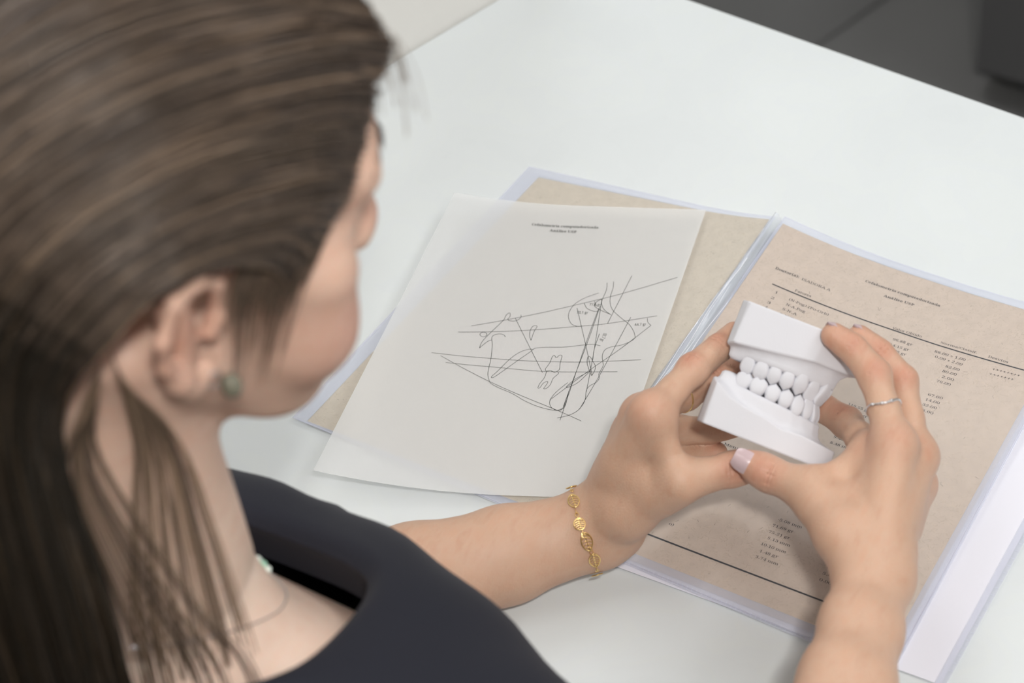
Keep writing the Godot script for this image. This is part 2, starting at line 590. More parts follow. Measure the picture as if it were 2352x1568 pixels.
		for blk in blocks:
			var o: Vector3i = blk[0]
			for z in range(maxi(o.z - 1, 0), mini(o.z + B, dim.z - 1)):
				for y in range(maxi(o.y - 1, 0), mini(o.y + B, dim.y - 1)):
					for x in range(maxi(o.x - 1, 0), mini(o.x + B, dim.x - 1)):
						var g := x + y * sy + z * sz
						if index[g] >= 0:
							continue
						var d0 := vals[g]
						var d1 := vals[g + 1]
						var d2 := vals[g + sy]
						var d3 := vals[g + sy + 1]
						var d4 := vals[g + sz]
						var d5 := vals[g + sz + 1]
						var d6 := vals[g + sz + sy]
						var d7 := vals[g + sz + sy + 1]
						var neg := int(d0 < 0) + int(d1 < 0) + int(d2 < 0) + int(d3 < 0) + int(d4 < 0) + int(d5 < 0) + int(d6 < 0) + int(d7 < 0)
						if neg == 0 or neg == 8:
							continue
						var sum := Vector3.ZERO
						var cnt := 0
						if (d0 < 0) != (d1 < 0):
							sum += Vector3(d0 / (d0 - d1), 0, 0)
							cnt += 1
						if (d2 < 0) != (d3 < 0):
							sum += Vector3(d2 / (d2 - d3), 1, 0)
							cnt += 1
						if (d4 < 0) != (d5 < 0):
							sum += Vector3(d4 / (d4 - d5), 0, 1)
							cnt += 1
						if (d6 < 0) != (d7 < 0):
							sum += Vector3(d6 / (d6 - d7), 1, 1)
							cnt += 1
						if (d0 < 0) != (d2 < 0):
							sum += Vector3(0, d0 / (d0 - d2), 0)
							cnt += 1
						if (d1 < 0) != (d3 < 0):
							sum += Vector3(1, d1 / (d1 - d3), 0)
							cnt += 1
						if (d4 < 0) != (d6 < 0):
							sum += Vector3(0, d4 / (d4 - d6), 1)
							cnt += 1
						if (d5 < 0) != (d7 < 0):
							sum += Vector3(1, d5 / (d5 - d7), 1)
							cnt += 1
						if (d0 < 0) != (d4 < 0):
							sum += Vector3(0, 0, d0 / (d0 - d4))
							cnt += 1
						if (d1 < 0) != (d5 < 0):
							sum += Vector3(1, 0, d1 / (d1 - d5))
							cnt += 1
						if (d2 < 0) != (d6 < 0):
							sum += Vector3(0, 1, d2 / (d2 - d6))
							cnt += 1
						if (d3 < 0) != (d7 < 0):
							sum += Vector3(1, 1, d3 / (d3 - d7))
							cnt += 1
						var q := lo + (Vector3(x, y, z) + sum / cnt) * cell
						index[g] = mb.v.size()
						mb.v.append(q)
						mb.n.append(Vector3(d1 + d3 + d5 + d7 - d0 - d2 - d4 - d6, d2 + d3 + d6 + d7 - d0 - d1 - d4 - d5, d4 + d5 + d6 + d7 - d0 - d1 - d2 - d3).normalized())
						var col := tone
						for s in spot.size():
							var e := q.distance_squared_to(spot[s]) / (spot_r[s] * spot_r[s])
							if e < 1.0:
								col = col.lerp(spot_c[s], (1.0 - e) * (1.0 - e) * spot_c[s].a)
						col.a = 1.0
						mb.c.append(col)
		for blk in blocks:
			var o: Vector3i = blk[0]
			for z in range(o.z, o.z + B):
				for y in range(o.y, o.y + B):
					for x in range(o.x, o.x + B):
						if x == 0 or y == 0 or z == 0:
							continue
						var g := x + y * sy + z * sz
						var d0 := vals[g]
						for ax in 3:
							var st: int = [1, sy, sz][ax]
							var s1: int = [sy, sz, 1][ax]
							var s2: int = [sz, 1, sy][ax]
							var d1 := vals[g + st]
							if (d0 < 0) == (d1 < 0):
								continue
							var p0 := index[g - s1 - s2]
							var p1 := index[g - s2]
							var p2 := index[g]
							var p3 := index[g - s1]
							if p0 < 0 or p1 < 0 or p2 < 0 or p3 < 0:
								continue
							if d0 < 0:
								mb.i.append_array(PackedInt32Array([p0, p2, p1, p0, p3, p2]))
							else:
								mb.i.append_array(PackedInt32Array([p0, p1, p2, p0, p2, p3]))


# ---------------------------------------------------------------- materials
func relief(m: StandardMaterial3D, tex: Texture2D, cm: float, tiles_per_metre: float) -> void:
	m.heightmap_enabled = true
	m.heightmap_texture = tex
	m.heightmap_scale = cm
	m.uv1_triplanar = true
	m.uv1_world_triplanar = true
	m.uv1_scale = Vector3.ONE * tiles_per_metre


func kraft_image(base: Color, sd: int) -> ImageTexture:  # recycled paper: soft mottling and short fibres
	var r := RandomNumberGenerator.new()
	r.seed = sd
	var fn := FastNoiseLite.new()
	fn.seed = sd
	fn.frequency = 0.02
	fn.fractal_octaves = 4
	var w := 900
	var h := 1272
	var im := Image.create(w, h, false, Image.FORMAT_RGB8)
	for y in h:
		for x in w:
			var k := 1.0 + 0.030 * fn.get_noise_2d(x, y) + r.randf_range(-0.022, 0.022)
			im.set_pixel(x, y, Color(base.r * k, base.g * k, base.b * k))
	for f in 8500:
		var p := Vector2(r.randf() * w, r.randf() * h)
		var dir := Vector2.from_angle(r.randf() * TAU)
		var bend := r.randf_range(-0.12, 0.12)
		var k := r.randf_range(0.87, 0.96) if f % 5 else 1.05
		if f % 90 == 0:
			k = 0.62
		for s in r.randi_range(4, 13):
			var q := Vector2i(p)
			if q.x >= 0 and q.y >= 0 and q.x < w and q.y < h:
				im.set_pixel(q.x, q.y, Color(base.r * k, base.g * k * 0.99, base.b * k * 0.96))
			p += dir
			dir = dir.rotated(bend)
	return ImageTexture.create_from_image(im)


func materials() -> void:
	var m := mat("wall paint", Color(0.93, 0.925, 0.91), 0.8)
	m.albedo_texture = noise_tex(0.004, [Color(0.97, 0.97, 0.97), Color(1, 1, 1)], 256)
	m.uv1_triplanar = true
	m.uv1_world_triplanar = true
	mat("ceiling paint", Color(0.90, 0.90, 0.90), 0.85)
	m = mat("dark floor", Color(0.44, 0.44, 0.44), 0.55)
	m.albedo_texture = noise_tex(0.01, [Color(0.92, 0.92, 0.92), Color(1, 1, 1)], 256)
	m.uv1_triplanar = true
	m.uv1_world_triplanar = true
	m = mat("white laminate", Color(0.862, 0.882, 0.888), 0.34)
	m.albedo_texture = noise_tex(0.006, [Color(0.975, 0.975, 0.98), Color(1, 1, 1)], 512)
	m.uv1_triplanar = true
	m.uv1_world_triplanar = true
	m.uv1_scale = Vector3.ONE * 1.7
	mat("table edge band", Color(0.80, 0.81, 0.84), 0.4)
	mat("steel leg", Color(0.62, 0.63, 0.65), 0.35, 0.9)
	mat("dark patch", Color(0.395, 0.395, 0.395), 0.9)
	mat("grey cabinet", Color(0.36, 0.36, 0.365), 0.6)
	m = mat("kraft left", Color.WHITE, 0.75)
	m.albedo_texture = kraft_image(Color(0.775, 0.738, 0.680), 3)
	m = mat("kraft right", Color.WHITE, 0.75)
	m.albedo_texture = kraft_image(Color(0.778, 0.717, 0.663), 5)
	mat("white paper", Color(0.90, 0.90, 0.94), 0.6)
	m = mat("clear film", Color(0.90, 0.93, 1.0, 0.06), 0.10)
	m.transparency = BaseMaterial3D.TRANSPARENCY_ALPHA
	m.metallic_specular = 0.16
	m = mat("sleeve margin", Color(0.86, 0.875, 0.94, 0.50), 0.30)
	m.transparency = BaseMaterial3D.TRANSPARENCY_ALPHA
	m = mat("sleeve weld", Color(0.80, 0.81, 0.88, 0.8), 0.22)
	m.transparency = BaseMaterial3D.TRANSPARENCY_ALPHA
	m = mat("sleeve spine", Color(0.90, 0.925, 0.97, 0.40), 0.10)
	m.transparency = BaseMaterial3D.TRANSPARENCY_ALPHA
	mat("sleeve painted glint", Color(0.96, 0.97, 1.0), 0.15)  # near white, stands for glints along the spine
	m = mat("tracing film", Color(0.925, 0.930, 0.935, 0.40), 0.5)
	m.transparency = BaseMaterial3D.TRANSPARENCY_ALPHA
	mat("print ink", Color(0.055, 0.055, 0.06), 0.8)
	mat("tracing ink", Color(0.20, 0.22, 0.22), 0.8)
	m = mat("plaster", Color(0.850, 0.852, 0.878), 0.62)
	relief(m, noise_tex(0.05, [], 512), 0.006, 18.0)
	m = mat("skin", Color(1, 1, 1), 0.46)
	m.vertex_color_use_as_albedo = true
	m.albedo_texture = noise_tex(0.012, [Color(0.965, 0.915, 0.895), Color(1, 1, 1), Color(1, 0.96, 0.94)], 512, FastNoiseLite.TYPE_SIMPLEX_SMOOTH, 5, 4)
	m.metallic_specular = 0.42
	m.subsurf_scatter_enabled = true
	m.subsurf_scatter_strength = 0.10
	relief(m, noise_tex(0.09, [], 512, FastNoiseLite.TYPE_SIMPLEX, 3, 9), 0.018, 26.0)
	m.uv1_scale = Vector3(17, 13, 7)
	m = mat("nail", Color(0.79, 0.70, 0.715), 0.28)
	m.clearcoat_enabled = true
	m.clearcoat = 0.3
	m.clearcoat_roughness = 0.08
	m = mat("hair", Color(1, 1, 1), 0.42)
	m.vertex_color_use_as_albedo = true
	m.metallic_specular = 0.45
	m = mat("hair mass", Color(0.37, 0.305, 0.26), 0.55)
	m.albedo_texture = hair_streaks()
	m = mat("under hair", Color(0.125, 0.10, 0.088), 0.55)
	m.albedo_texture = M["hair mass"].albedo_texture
	mat("brow", Color(0.22, 0.175, 0.155), 0.6)
	mat("lash", Color(0.10, 0.08, 0.08), 0.6)
	m = mat("navy jersey", Color(0.080, 0.089, 0.142), 0.82)
	m.rim_enabled = true
	m.rim = 0.2
	m.rim_tint = 0.6
	relief(m, noise_tex(0.2, [], 256), 0.01, 40.0)
	mat("gold", Color(0.98, 0.86, 0.60), 0.24, 1.0)
	mat("silver", Color(0.86, 0.86, 0.87), 0.16, 1.0)
	m = mat("green stone", Color(0.62, 0.80, 0.70), 0.08)
	m.clearcoat_enabled = true
	mat("pale stone", Color(0.90, 0.94, 0.90), 0.08)
	m = mat("eye white", Color(0.92, 0.90, 0.88), 0.2)
	m = mat("lamp face", Color(1, 1, 1), 0.5)
	m.emission_enabled = true
	m.emission = Color(1.0, 0.985, 0.96)
	m.emission_energy_multiplier = 2.0
	mat("lamp rim", Color(0.85, 0.85, 0.85), 0.4)


func hair_streaks() -> ImageTexture:
	var r := RandomNumberGenerator.new()
	r.seed = 21
	var w := 512
	var h := 128
	var fn := FastNoiseLite.new()
	fn.seed = 8
	fn.frequency = 1.0
	fn.fractal_octaves = 3
	var im := Image.create(w, h, false, Image.FORMAT_RGB8)
	for y in h:
		for x in w:
			var k := 0.78 + 0.42 * fn.get_noise_2d(x * 0.045, y * 0.006) + 0.25 * fn.get_noise_2d(x * 0.2 + 300.0, y * 0.012)
			im.set_pixel(x, y, Color(k, k * (0.97 + 0.04 * fn.get_noise_2d(x * 0.03 + 90, 0)), k * 0.96).clamp())
	return ImageTexture.create_from_image(im)


# ---------------------------------------------------------------- added lamps and room
func flash_stand_in(at: Vector3, radius: float, energy: float) -> void:  # unseen lamp added where the shadows point, in place of a camera flash
	var o := thing("flash_stand_in_lamp", at, "added round ceiling spotlight standing in for a camera flash", "lamp")
	var rim := MB.new()
	var rows := []
	for p in [[1.0, 0.0], [1.25, 0.0], [1.25, -0.008], [1.0, -0.012]]:
		var row := PackedVector3Array()
		for k in 32:
			row.append(Vector3(cos(TAU * k / 32) * radius * p[0], p[1], sin(TAU * k / 32) * radius * p[0]))
		rows.append(row)
	rim.grid(rows, true)
	put(rim, "rim", M["lamp rim"], o)
	var face := MB.new()
	var ring := PackedVector3Array()
	for k in 32:
		ring.append(Vector3(cos(TAU * k / 32) * radius, -0.004, sin(TAU * k / 32) * radius))
	face.fan(ring, true)
	put(face, "lamp_face", M["lamp face"], o)
	var l := AreaLight3D.new()
	l.name = "stand_in_light"
	l.area_size = Vector2(radius * 1.8, radius * 1.8)
	l.light_color = Color(1.0, 0.985, 0.965)
	l.light_energy = energy * 1.0
	l.area_range = 8.0
	l.shadow_enabled = true
	o.add_child(l)
	l.position = Vector3(0, -0.02, 0)
	var aim := Vector3(0.08, 0.05, 0.25) - (at + l.position)
	l.basis = Basis.looking_at(aim.normalized(), Vector3.FORWARD)


func added_panel(at: Vector3, wx: float, wz: float, energy: float, label: String) -> void:  # unseen fill panel, added to lift and shape the light
	var o := thing("added_fill_panel", at, label, "lamp", "added ceiling fill panels")
	var f := MB.new()
	var e := 0.02
	f.box(Vector3(-wx / 2 - e, -0.012, -wz / 2 - e), Vector3(wx / 2 + e, 0.0, -wz / 2))
	f.box(Vector3(-wx / 2 - e, -0.012, wz / 2), Vector3(wx / 2 + e, 0.0, wz / 2 + e))
	f.box(Vector3(-wx / 2 - e, -0.012, -wz / 2), Vector3(-wx / 2, 0.0, wz / 2))
	f.box(Vector3(wx / 2, -0.012, -wz / 2), Vector3(wx / 2 + e, 0.0, wz / 2))
	put(f, "frame", M["lamp rim"], o)
	var d := MB.new()
	d.box(Vector3(-wx / 2, -0.006, -wz / 2), Vector3(wx / 2, -0.002, wz / 2))
	put(d, "lamp_face", M["lamp face"], o)
	var l := AreaLight3D.new()
	l.name = "fill_light"
	l.area_size = Vector2(wx, wz)
	l.light_color = Color(0.985, 0.995, 1.0)
	l.light_energy = energy * 1.0
	l.area_range = 8.0
	l.shadow_enabled = true
	o.add_child(l)
	l.position = Vector3(0, -0.016, 0)
	l.basis = Basis.looking_at(Vector3.DOWN, Vector3.FORWARD)


const CORNER := Vector2(-0.2767, -0.1935)  # far left corner of the table top, where it meets the wall


func room() -> void:
	var along := Vector2(-0.0665, 0.1755).normalized()
	var out := Vector2(-along.y, along.x)
	if out.x > 0:
		out = -out
	var p := CORNER + out * 0.001 + along * 0.004
	var q := CORNER + out * 0.001 + along * 3.4
	var w := MB.new()
	w.hull(PackedVector2Array([p, q, q + out * 0.15, p + out * 0.15]), FLOOR, CEILING)
	structure(put(w, "wall_left", M["wall paint"]), "off-white wall that the left end of the table stands against", "wall")
	w = MB.new()
	w.box(Vector3(-2.55, FLOOR, -3.2), Vector3(-2.4, CEILING, 3.2))
	structure(put(w, "wall_far", M["wall paint"]), "off-white wall beyond the partition on the left", "wall")
	w = MB.new()
	w.box(Vector3(-2.4, FLOOR, -3.2), Vector3(3.2, CEILING, -3.05))
	structure(put(w, "wall_back", M["wall paint"]), "off-white wall far behind the table edge", "wall")
	w = MB.new()
	w.box(Vector3(3.05, FLOOR, -3.05), Vector3(3.2, CEILING, 3.2))
	structure(put(w, "wall_right", M["wall paint"]), "off-white wall to the right of the table", "wall")
	w = MB.new()
	w.box(Vector3(-2.2, FLOOR, 3.05), Vector3(3.05, CEILING, 3.2))
	structure(put(w, "wall_front", M["wall paint"]), "off-white wall behind the seated person", "wall")
	w = MB.new()
	w.box(Vector3(-2.4, FLOOR - 0.1, -3.2), Vector3(3.2, FLOOR, 3.2))
	structure(put(w, "floor", M["dark floor"]), "dark grey floor beyond the white table edge", "floor")
	w = MB.new()
	w.box(Vector3(-2.4, CEILING, -3.2), Vector3(3.2, CEILING + 0.1, 3.2))
	structure(put(w, "ceiling", M["ceiling paint"]), "white ceiling with added flush lamps", "ceiling")


func table() -> void:
	var o := thing("table", Vector3(0.3, FLOOR, 0.1), "large white laminate table with the open report book on it", "table")
	var far := Vector2(0.386, 0.0236).normalized()
	var left := Vector2(-0.0665, 0.1755).normalized()
	var a := CORNER
	var b := CORNER + far * 1.45
	var d := CORNER + left * ((0.485 - CORNER.y) / left.y)
	var c := Vector2(b.x, 0.485)
	var base := o.position
	var m := MB.new()
	m.hull(PackedVector2Array([a, b, c, d]), -0.0300, 0.0, 0.0012)
	put(shifted(m, base), "tabletop", M["white laminate"], o)
	m = MB.new()
	m.hull(PackedVector2Array([a + Vector2(0.003, 0.001), b + Vector2(0, -0.0006), b + Vector2(0, 0.0006), a + Vector2(0.003, 0.002)]), -0.029, -0.0012)
	put(shifted(m, base), "edge_band", M["table edge band"], o)
	for p in [a + Vector2(0.08, 0.09), b + Vector2(-0.08, 0.08), c + Vector2(-0.08, -0.08), d + Vector2(0.12, -0.06)]:
		m = MB.new()
		m.box(Vector3(p.x - 0.022, FLOOR, p.y - 0.022), Vector3(p.x + 0.022, -0.03, p.y + 0.022), 0.002)
		put(shifted(m, base), "leg", M["steel leg"], o)


func floor_cabinet() -> void:
	var at := Vector3(0.14, FLOOR, -1.16)
	var o := thing("low_cabinet", at, "dark grey low cabinet standing past the far table edge", "cabinet")
	var m := MB.new()
	m.box(Vector3(-0.35, 0.03, -0.2), Vector3(0.35, 0.40, 0.2), 0.004)
	put(m, "body", M["grey cabinet"], o)
	m = MB.new()
	m.box(Vector3(-0.345, 0.05, 0.2), Vector3(-0.002, 0.39, 0.216), 0.003)
	put(m, "door", M["grey cabinet"], o)
	m = MB.new()
	m.box(Vector3(0.002, 0.05, 0.2), Vector3(0.345, 0.39, 0.216), 0.003)
	put(m, "door", M["grey cabinet"], o)
	m = MB.new()
	m.box(Vector3(-0.33, 0.0, -0.18), Vector3(0.33, 0.03, 0.17))
	put(m, "plinth", M["grey cabinet"], o)
	o = thing("floor_patch", Vector3(-0.62, FLOOR, -1.0), "flat darker grey patch on the grey floor by the wall", "mat")  # thin flat shape, darker than the floor, with one slanted edge
	m = MB.new()
	m.hull(PackedVector2Array([Vector2(-0.42, -0.75), Vector2(0.48, -0.75), Vector2(0.16, 0.18), Vector2(-0.42, 0.18)]), 0.0, 0.006, 0.002)
	put(m, "patch", M["dark patch"], o)


# ---------------------------------------------------------------- the open sleeve book and its sheets
func page_height(x: float, z: float) -> float:  # the right leaf rises to the spine and a little at its outer top corner
	var a := maxf(0.0, (0.10 - x) / 0.10)
	var b := maxf(0.0, (x - 0.12) / 0.09)
	var c := clampf(1.0 - maxf(z, 0.0) / 0.30, 0.0, 1.0)
	return 0.0030 + 0.010 * a * a * c + 0.005 * b * b * c


func left_height(x: float, z: float) -> float:
	var a := clampf((x + 0.06) / 0.055, 0.0, 1.0)
	return 0.0030 + 0.005 * a * a * clampf(1.0 - z / 0.35, 0.0, 1.0)


func film_height(x: float, z: float) -> float:  # the tracing sheet curls up at its left edge
	var u := ((x + 0.2198) * 0.9420 - (z - 0.0761) * 0.3357) / 0.18
	var a := maxf(0.0, (0.5 - u) / 0.5)
	return 0.0098 + 0.010 * a * a


func leaf(corners: Array, height: Callable, lift: float, nu := 28, nv := 36, thick := 0.00025) -> MB:  # corners as (x, z): top left, top right, bottom right, bottom left
	var rows := []
	for r in nv + 1:
		var v := float(r) / nv
		var row := PackedVector3Array()
		for k in nu + 1:
			var u := float(k) / nu
			var p: Vector2 = corners[0].lerp(corners[1], u).lerp(corners[3].lerp(corners[2], u), v)
			row.append(Vector3(p.x, height.call(p.x, p.y) + lift, p.y))
		rows.append(row)
	var m := MB.new()
	m.grid(rows, false, false, true)
	if thick > 0.0:
		var under := []
		for row in rows:
			var low := PackedVector3Array()
			for p in row:
				low.append(p - Vector3(0, thick, 0))
			under.append(low)
		m.grid(under, false, true, true)
		var loop_hi := PackedVector3Array()
		for k in nu + 1:
			loop_hi.append(rows[0][k])
		for r in range(1, nv + 1):
			loop_hi.append(rows[r][nu])
		for k in range(nu - 1, -1, -1):
			loop_hi.append(rows[nv][k])
		for r in range(nv - 1, 0, -1):
			loop_hi.append(rows[r][0])
		var loop_lo := PackedVector3Array()
		for p in loop_hi:
			loop_lo.append(p - Vector3(0, thick, 0))
		m.grid([loop_lo, loop_hi], true, false, true)
	return m


func ribbon(pts: PackedVector2Array, width: float, height: Callable, lift: float, m: MB) -> void:
	var fine := PackedVector2Array()
	for k in pts.size() - 1:
		var n := maxi(1, int(pts[k].distance_to(pts[k + 1]) / 0.004))
		for s in n:
			fine.append(pts[k].lerp(pts[k + 1], float(s) / n))
	fine.append(pts[-1])
	var left := PackedVector3Array()
	var right := PackedVector3Array()
	for k in fine.size():
		var t := (fine[mini(k + 1, fine.size() - 1)] - fine[maxi(k - 1, 0)]).normalized()
		var s := Vector2(-t.y, t.x) * width / 2
		var p := fine[k] - s
		var q := fine[k] + s
		left.append(Vector3(p.x, height.call(p.x, p.y) + lift, p.y))
		right.append(Vector3(q.x, height.call(q.x, q.y) + lift, q.y))
	m.grid([left, right], false, true)


func curve2(flat: Array) -> PackedVector2Array:  # a smooth line through x, z pairs
	var pts := []
	for k in range(0, flat.size(), 2):
		pts.append(Vector3(flat[k], 0, flat[k + 1]))
	var out := PackedVector2Array()
	for p in (catmull(pts, 5) if pts.size() > 2 else PackedVector3Array(pts)):
		out.append(Vector2(p.x, p.z))
	return out


var fonts := {}


func lettering(text: String, style: int, from: Vector2, to: Vector2, tall: float, height: Callable, lift: float) -> MB:
	if not fonts.has(style):
		var f := SystemFont.new()
		f.font_names = PackedStringArray(["Droid Serif" if style < 2 else "Droid Sans"])
		f.font_weight = 700 if style == 1 else 400
		fonts[style] = f
	var t := TextMesh.new()
	t.font = fonts[style]
	t.font_size = 32
	t.pixel_size = 0.01
	t.depth = 0.0
	t.curve_step = 2.0
	t.text = text
	t.horizontal_alignment = HORIZONTAL_ALIGNMENT_LEFT
	var arr := t.surface_get_arrays(0)
	var src: PackedVector3Array = arr[Mesh.ARRAY_VERTEX]
	var idx: PackedInt32Array = arr[Mesh.ARRAY_INDEX] if arr[Mesh.ARRAY_INDEX] != null else PackedInt32Array(range(src.size()))
	var lo := Vector3(1e9, 1e9, 0)
	var hi := Vector3(-1e9, -1e9, 0)
	for p in src:
		lo = lo.min(p)
		hi = hi.max(p)
	var base := lo.y
	for ch in "gpqjy(),":
		if ch in text:
			base = lo.y + 0.24 * (hi.y - lo.y)
	var cap := hi.y - base
	if "+" in text:
		base = lo.y - 0.05 * (hi.x - lo.x) / 8.0
		cap = (hi.y - lo.y) * 1.3
	var run := to - from
	var along := run.normalized()
	var down := Vector2(-along.y, along.x)
	var m := MB.new()
	for p in src:
		var q := from + along * ((p.x - lo.x) / (hi.x - lo.x) * run.length()) - down * ((p.y - base) / cap * tall)
		m.v.append(Vector3(q.x, height.call(q.x, q.y) + lift, q.y))
		m.n.append(Vector3.UP)
	for k in range(0, idx.size(), 3):
		var a := m.v[idx[k]]
		var b := m.v[idx[k + 1]]
		var c := m.v[idx[k + 2]]
		if (c - a).cross(b - a).y >= 0:
			m.i.append_array(PackedInt32Array([idx[k], idx[k + 1], idx[k + 2]]))
		else:
			m.i.append_array(PackedInt32Array([idx[k], idx[k + 2], idx[k + 1]]))
	return m


func folder() -> void:
	# a further leaf with a white sheet in it lies under the right page
	var o := thing("white_sheet", Vector3(0.13, 0.0, 0.15), "plain white sheet in a sleeve showing right of the printed report", "paper sheet")
	var low := func(_x: float, _z: float) -> float: return 0.0014
	var m := leaf([Vector2(0.012, 0.012), Vector2(0.2500, 0.010), Vector2(0.2475, 0.3035), Vector2(0.030, 0.3125)], low, 0.0, 8, 8)
	put(shifted(m, o.position), "sheet", M["white paper"], o)
	m = leaf([Vector2(0.2455, 0.012), Vector2(0.2540, 0.010), Vector2(0.2505, 0.3025), Vector2(0.2440, 0.3045)], low, 0.0009, 2, 20, 0.0)
	put(shifted(m, o.position), "sleeve_margin", M["sleeve margin"], o)
	for k in 46:
		var v := 0.02 + k * 0.0210
		if v > 0.985:
			break
		var p := Vector2(0.2508, 0.010).lerp(Vector2(0.2480, 0.3030), v)
		m = MB.new()
		ribbon(PackedVector2Array([p, p + Vector2(0.0026, -0.0003)]), 0.0003, low, 0.0012, m)
		put(shifted(m, o.position), "weld_mark", M["sleeve weld"], o)
	# the printed report
	o = thing("report_sheet", Vector3(0.10, 0.0, 0.15), "beige report sheet printed with columns of figures under the cast", "paper sheet")
	var right := [Vector2(0.0054, 0.0102), Vector2(0.2119, 0.0085), Vector2(0.2110, 0.2988), Vector2(0.0003, 0.2997)]
	put(shifted(leaf(right, page_height, 0.0), o.position), "sheet", M["kraft right"], o)
	var fn := page_height
	for line in PRINT:
		var tall := 0.00200
		if line[1] == 1:
			tall = 0.00205
		put(shifted(lettering(line[0], line[1], Vector2(line[2], line[3]), Vector2(line[4], line[5]), tall, fn, 0.00012), o.position), "printed_line", M["print ink"], o)
	m = MB.new()
	ribbon(PackedVector2Array([Vector2(0.0219, 0.0614), Vector2(0.1403, 0.0607), Vector2(0.2060, 0.0592)]), 0.0009, fn, 0.00012, m)
	put(shifted(m, o.position), "printed_rule", M["print ink"], o)
	m = MB.new()
	ribbon(PackedVector2Array([Vector2(0.0230, 0.2830), Vector2(0.1658, 0.2806), Vector2(0.2040, 0.2800)]), 0.0012, fn, 0.00012, m)
	put(shifted(m, o.position), "printed_rule", M["print ink"], o)
	# the spare beige sheet that peeps out below the report
	o = thing("spare_sheet", Vector3(0.10, 0.0, 0.2), "second beige sheet whose edge shows just below the report", "paper sheet")
	var under := [Vector2(0.0060, 0.0150), Vector2(0.2150, 0.0130), Vector2(0.2140, 0.3036), Vector2(0.0003, 0.3046)]
	put(shifted(leaf(under, page_height, -0.0008), o.position), "sheet", M["kraft right"], o)
	# the plain sheet of the left leaf
	o = thing("plain_sheet", Vector3(-0.10, 0.0, 0.15), "blank beige sheet in the left leaf half hidden by tracing film", "paper sheet")
	var left := [Vector2(-0.1749, 0.0346), Vector2(-0.0064, 0.0068), Vector2(-0.0120, 0.2960), Vector2(-0.2003, 0.2992)]
	put(shifted(leaf(left, left_height, 0.0), o.position), "sheet", M["kraft left"], o)
	# the clear sleeves and their spine
	o = thing("sleeve_book", Vector3(0.0, 0.0, 0.15), "open book of clear plastic sleeves lying on the white table", "folder")
	var lf := [Vector2(-0.1866, 0.0278), Vector2(-0.0031, 0.0040), Vector2(-0.0070, 0.3040), Vector2(-0.2111, 0.3012)]
	var rf := [Vector2(0.0040, 0.0040), Vector2(0.2190, 0.0020), Vector2(0.2200, 0.3125), Vector2(-0.0030, 0.3085)]
	for half in [[lf, left, left_height], [rf, right, page_height]]:
		var film := Node3D.new()
		film.name = "sleeve"
		o.add_child(film, true)
		put(shifted(leaf(half[0], half[2], 0.0007, 20, 24, 0.0), o.position), "front_film", M["clear film"], film)
		# the welded margin all round the sheet
		var oc: Array = half[0]
		var ic: Array = half[1]
		for e in 4:
			var e2 := (e + 1) % 4
			var q := leaf([oc[e], oc[e2], ic[e2], ic[e]], half[2], 0.0003, 24, 2, 0.0)
			for k in q.n.size():
				q.n[k] = Vector3.UP * absf(q.n[k].y) + Vector3(q.n[k].x, 0, q.n[k].z) * signf(q.n[k].y)
			put(shifted(q, o.position), "margin", M["sleeve margin"], film)
			var w := MB.new()
			var mid0: Vector2 = oc[e].lerp(ic[e], 0.15)
			var mid1: Vector2 = oc[e2].lerp(ic[e2], 0.15)
			ribbon(PackedVector2Array([mid0, mid1]), 0.0005, half[2], 0.0010, w)
			put(shifted(w, o.position), "weld", M["sleeve weld"], film)
	for k in 64:  # stitch-like weld marks along the bottom of the right sleeve
		var p: Vector2 = Vector2(0.004, 0.3063).lerp(Vector2(0.214, 0.3095), k / 63.0)
		var w := MB.new()
		ribbon(PackedVector2Array([p, p + Vector2(0.0004, 0.0021)]), 0.00035, page_height, 0.0011, w)
		put(shifted(w, o.position), "weld_mark", M["sleeve weld"], o)
	# the rolled fold between the leaves
	var rows := []
	for r in 41:
		var v := r / 40.0
		var z := lerpf(0.006, 0.300, v)
		var cx := lerpf(-0.0010, -0.0035, v)
		var wide := lerpf(0.0042, 0.0068, minf(1.0, v * 2.0))
		var tall := lerpf(0.0125, 0.0090, v)
		var row := PackedVector3Array()
		for k in 13:
			var t := PI * k / 12.0
			var crumple := 1.0 + 0.10 * sin(k * 2.1 + z * 60.0) * sin(z * 33.0 + k)
			row.append(Vector3(cx - cos(t) * wide * crumple, 0.0030 + sin(t) * tall * crumple, z))
		rows.append(row)
	m = MB.new()
	m.grid(rows, false, true)
	put(shifted(m, o.position), "spine", M["sleeve spine"], o)
	m = MB.new()
	rows = []
	for r in 41:
		var v := r / 40.0
		var z := lerpf(0.02, 0.29, v)
		var cx := lerpf(-0.0002, -0.0012, v)
		var row := PackedVector3Array()
		for k in 9:
			var t := PI * k / 8.0
			row.append(Vector3(cx - cos(t) * 0.0022 + 0.0012 * sin(z * 47.0), 0.0040 + sin(t) * (0.0075 + 0.0012 * sin(z * 90.0)), z))
		rows.append(row)
	m.grid(rows, false, true)
	put(shifted(m, o.position), "inner_fold", M["sleeve spine"], o)
	for f in 5:  # thin white tubes painting highlight streaks along the rolled plastic
		var crease := PackedVector3Array()
		var t0 := lerpf(0.7, 2.4, f / 4.0)
		for r in 34:
			var v := lerpf(0.05 + 0.11 * ((f * 3) % 5), minf(0.98, 0.55 + 0.13 * ((f * 2) % 5)), r / 33.0)
			var z := lerpf(0.006, 0.300, v)
			var t := t0 + 0.16 * sin(z * 70.0 + f * 2.0)
			crease.append(Vector3(lerpf(-0.0010, -0.0035, v) - cos(t) * lerpf(0.0042, 0.0068, minf(1.0, v * 2.0)) * 1.02, 0.0032 + sin(t) * lerpf(0.0125, 0.0090, v) * 1.02, z))
		m = MB.new()
		m.tube(crease, PackedFloat32Array([0.00022]), 5)
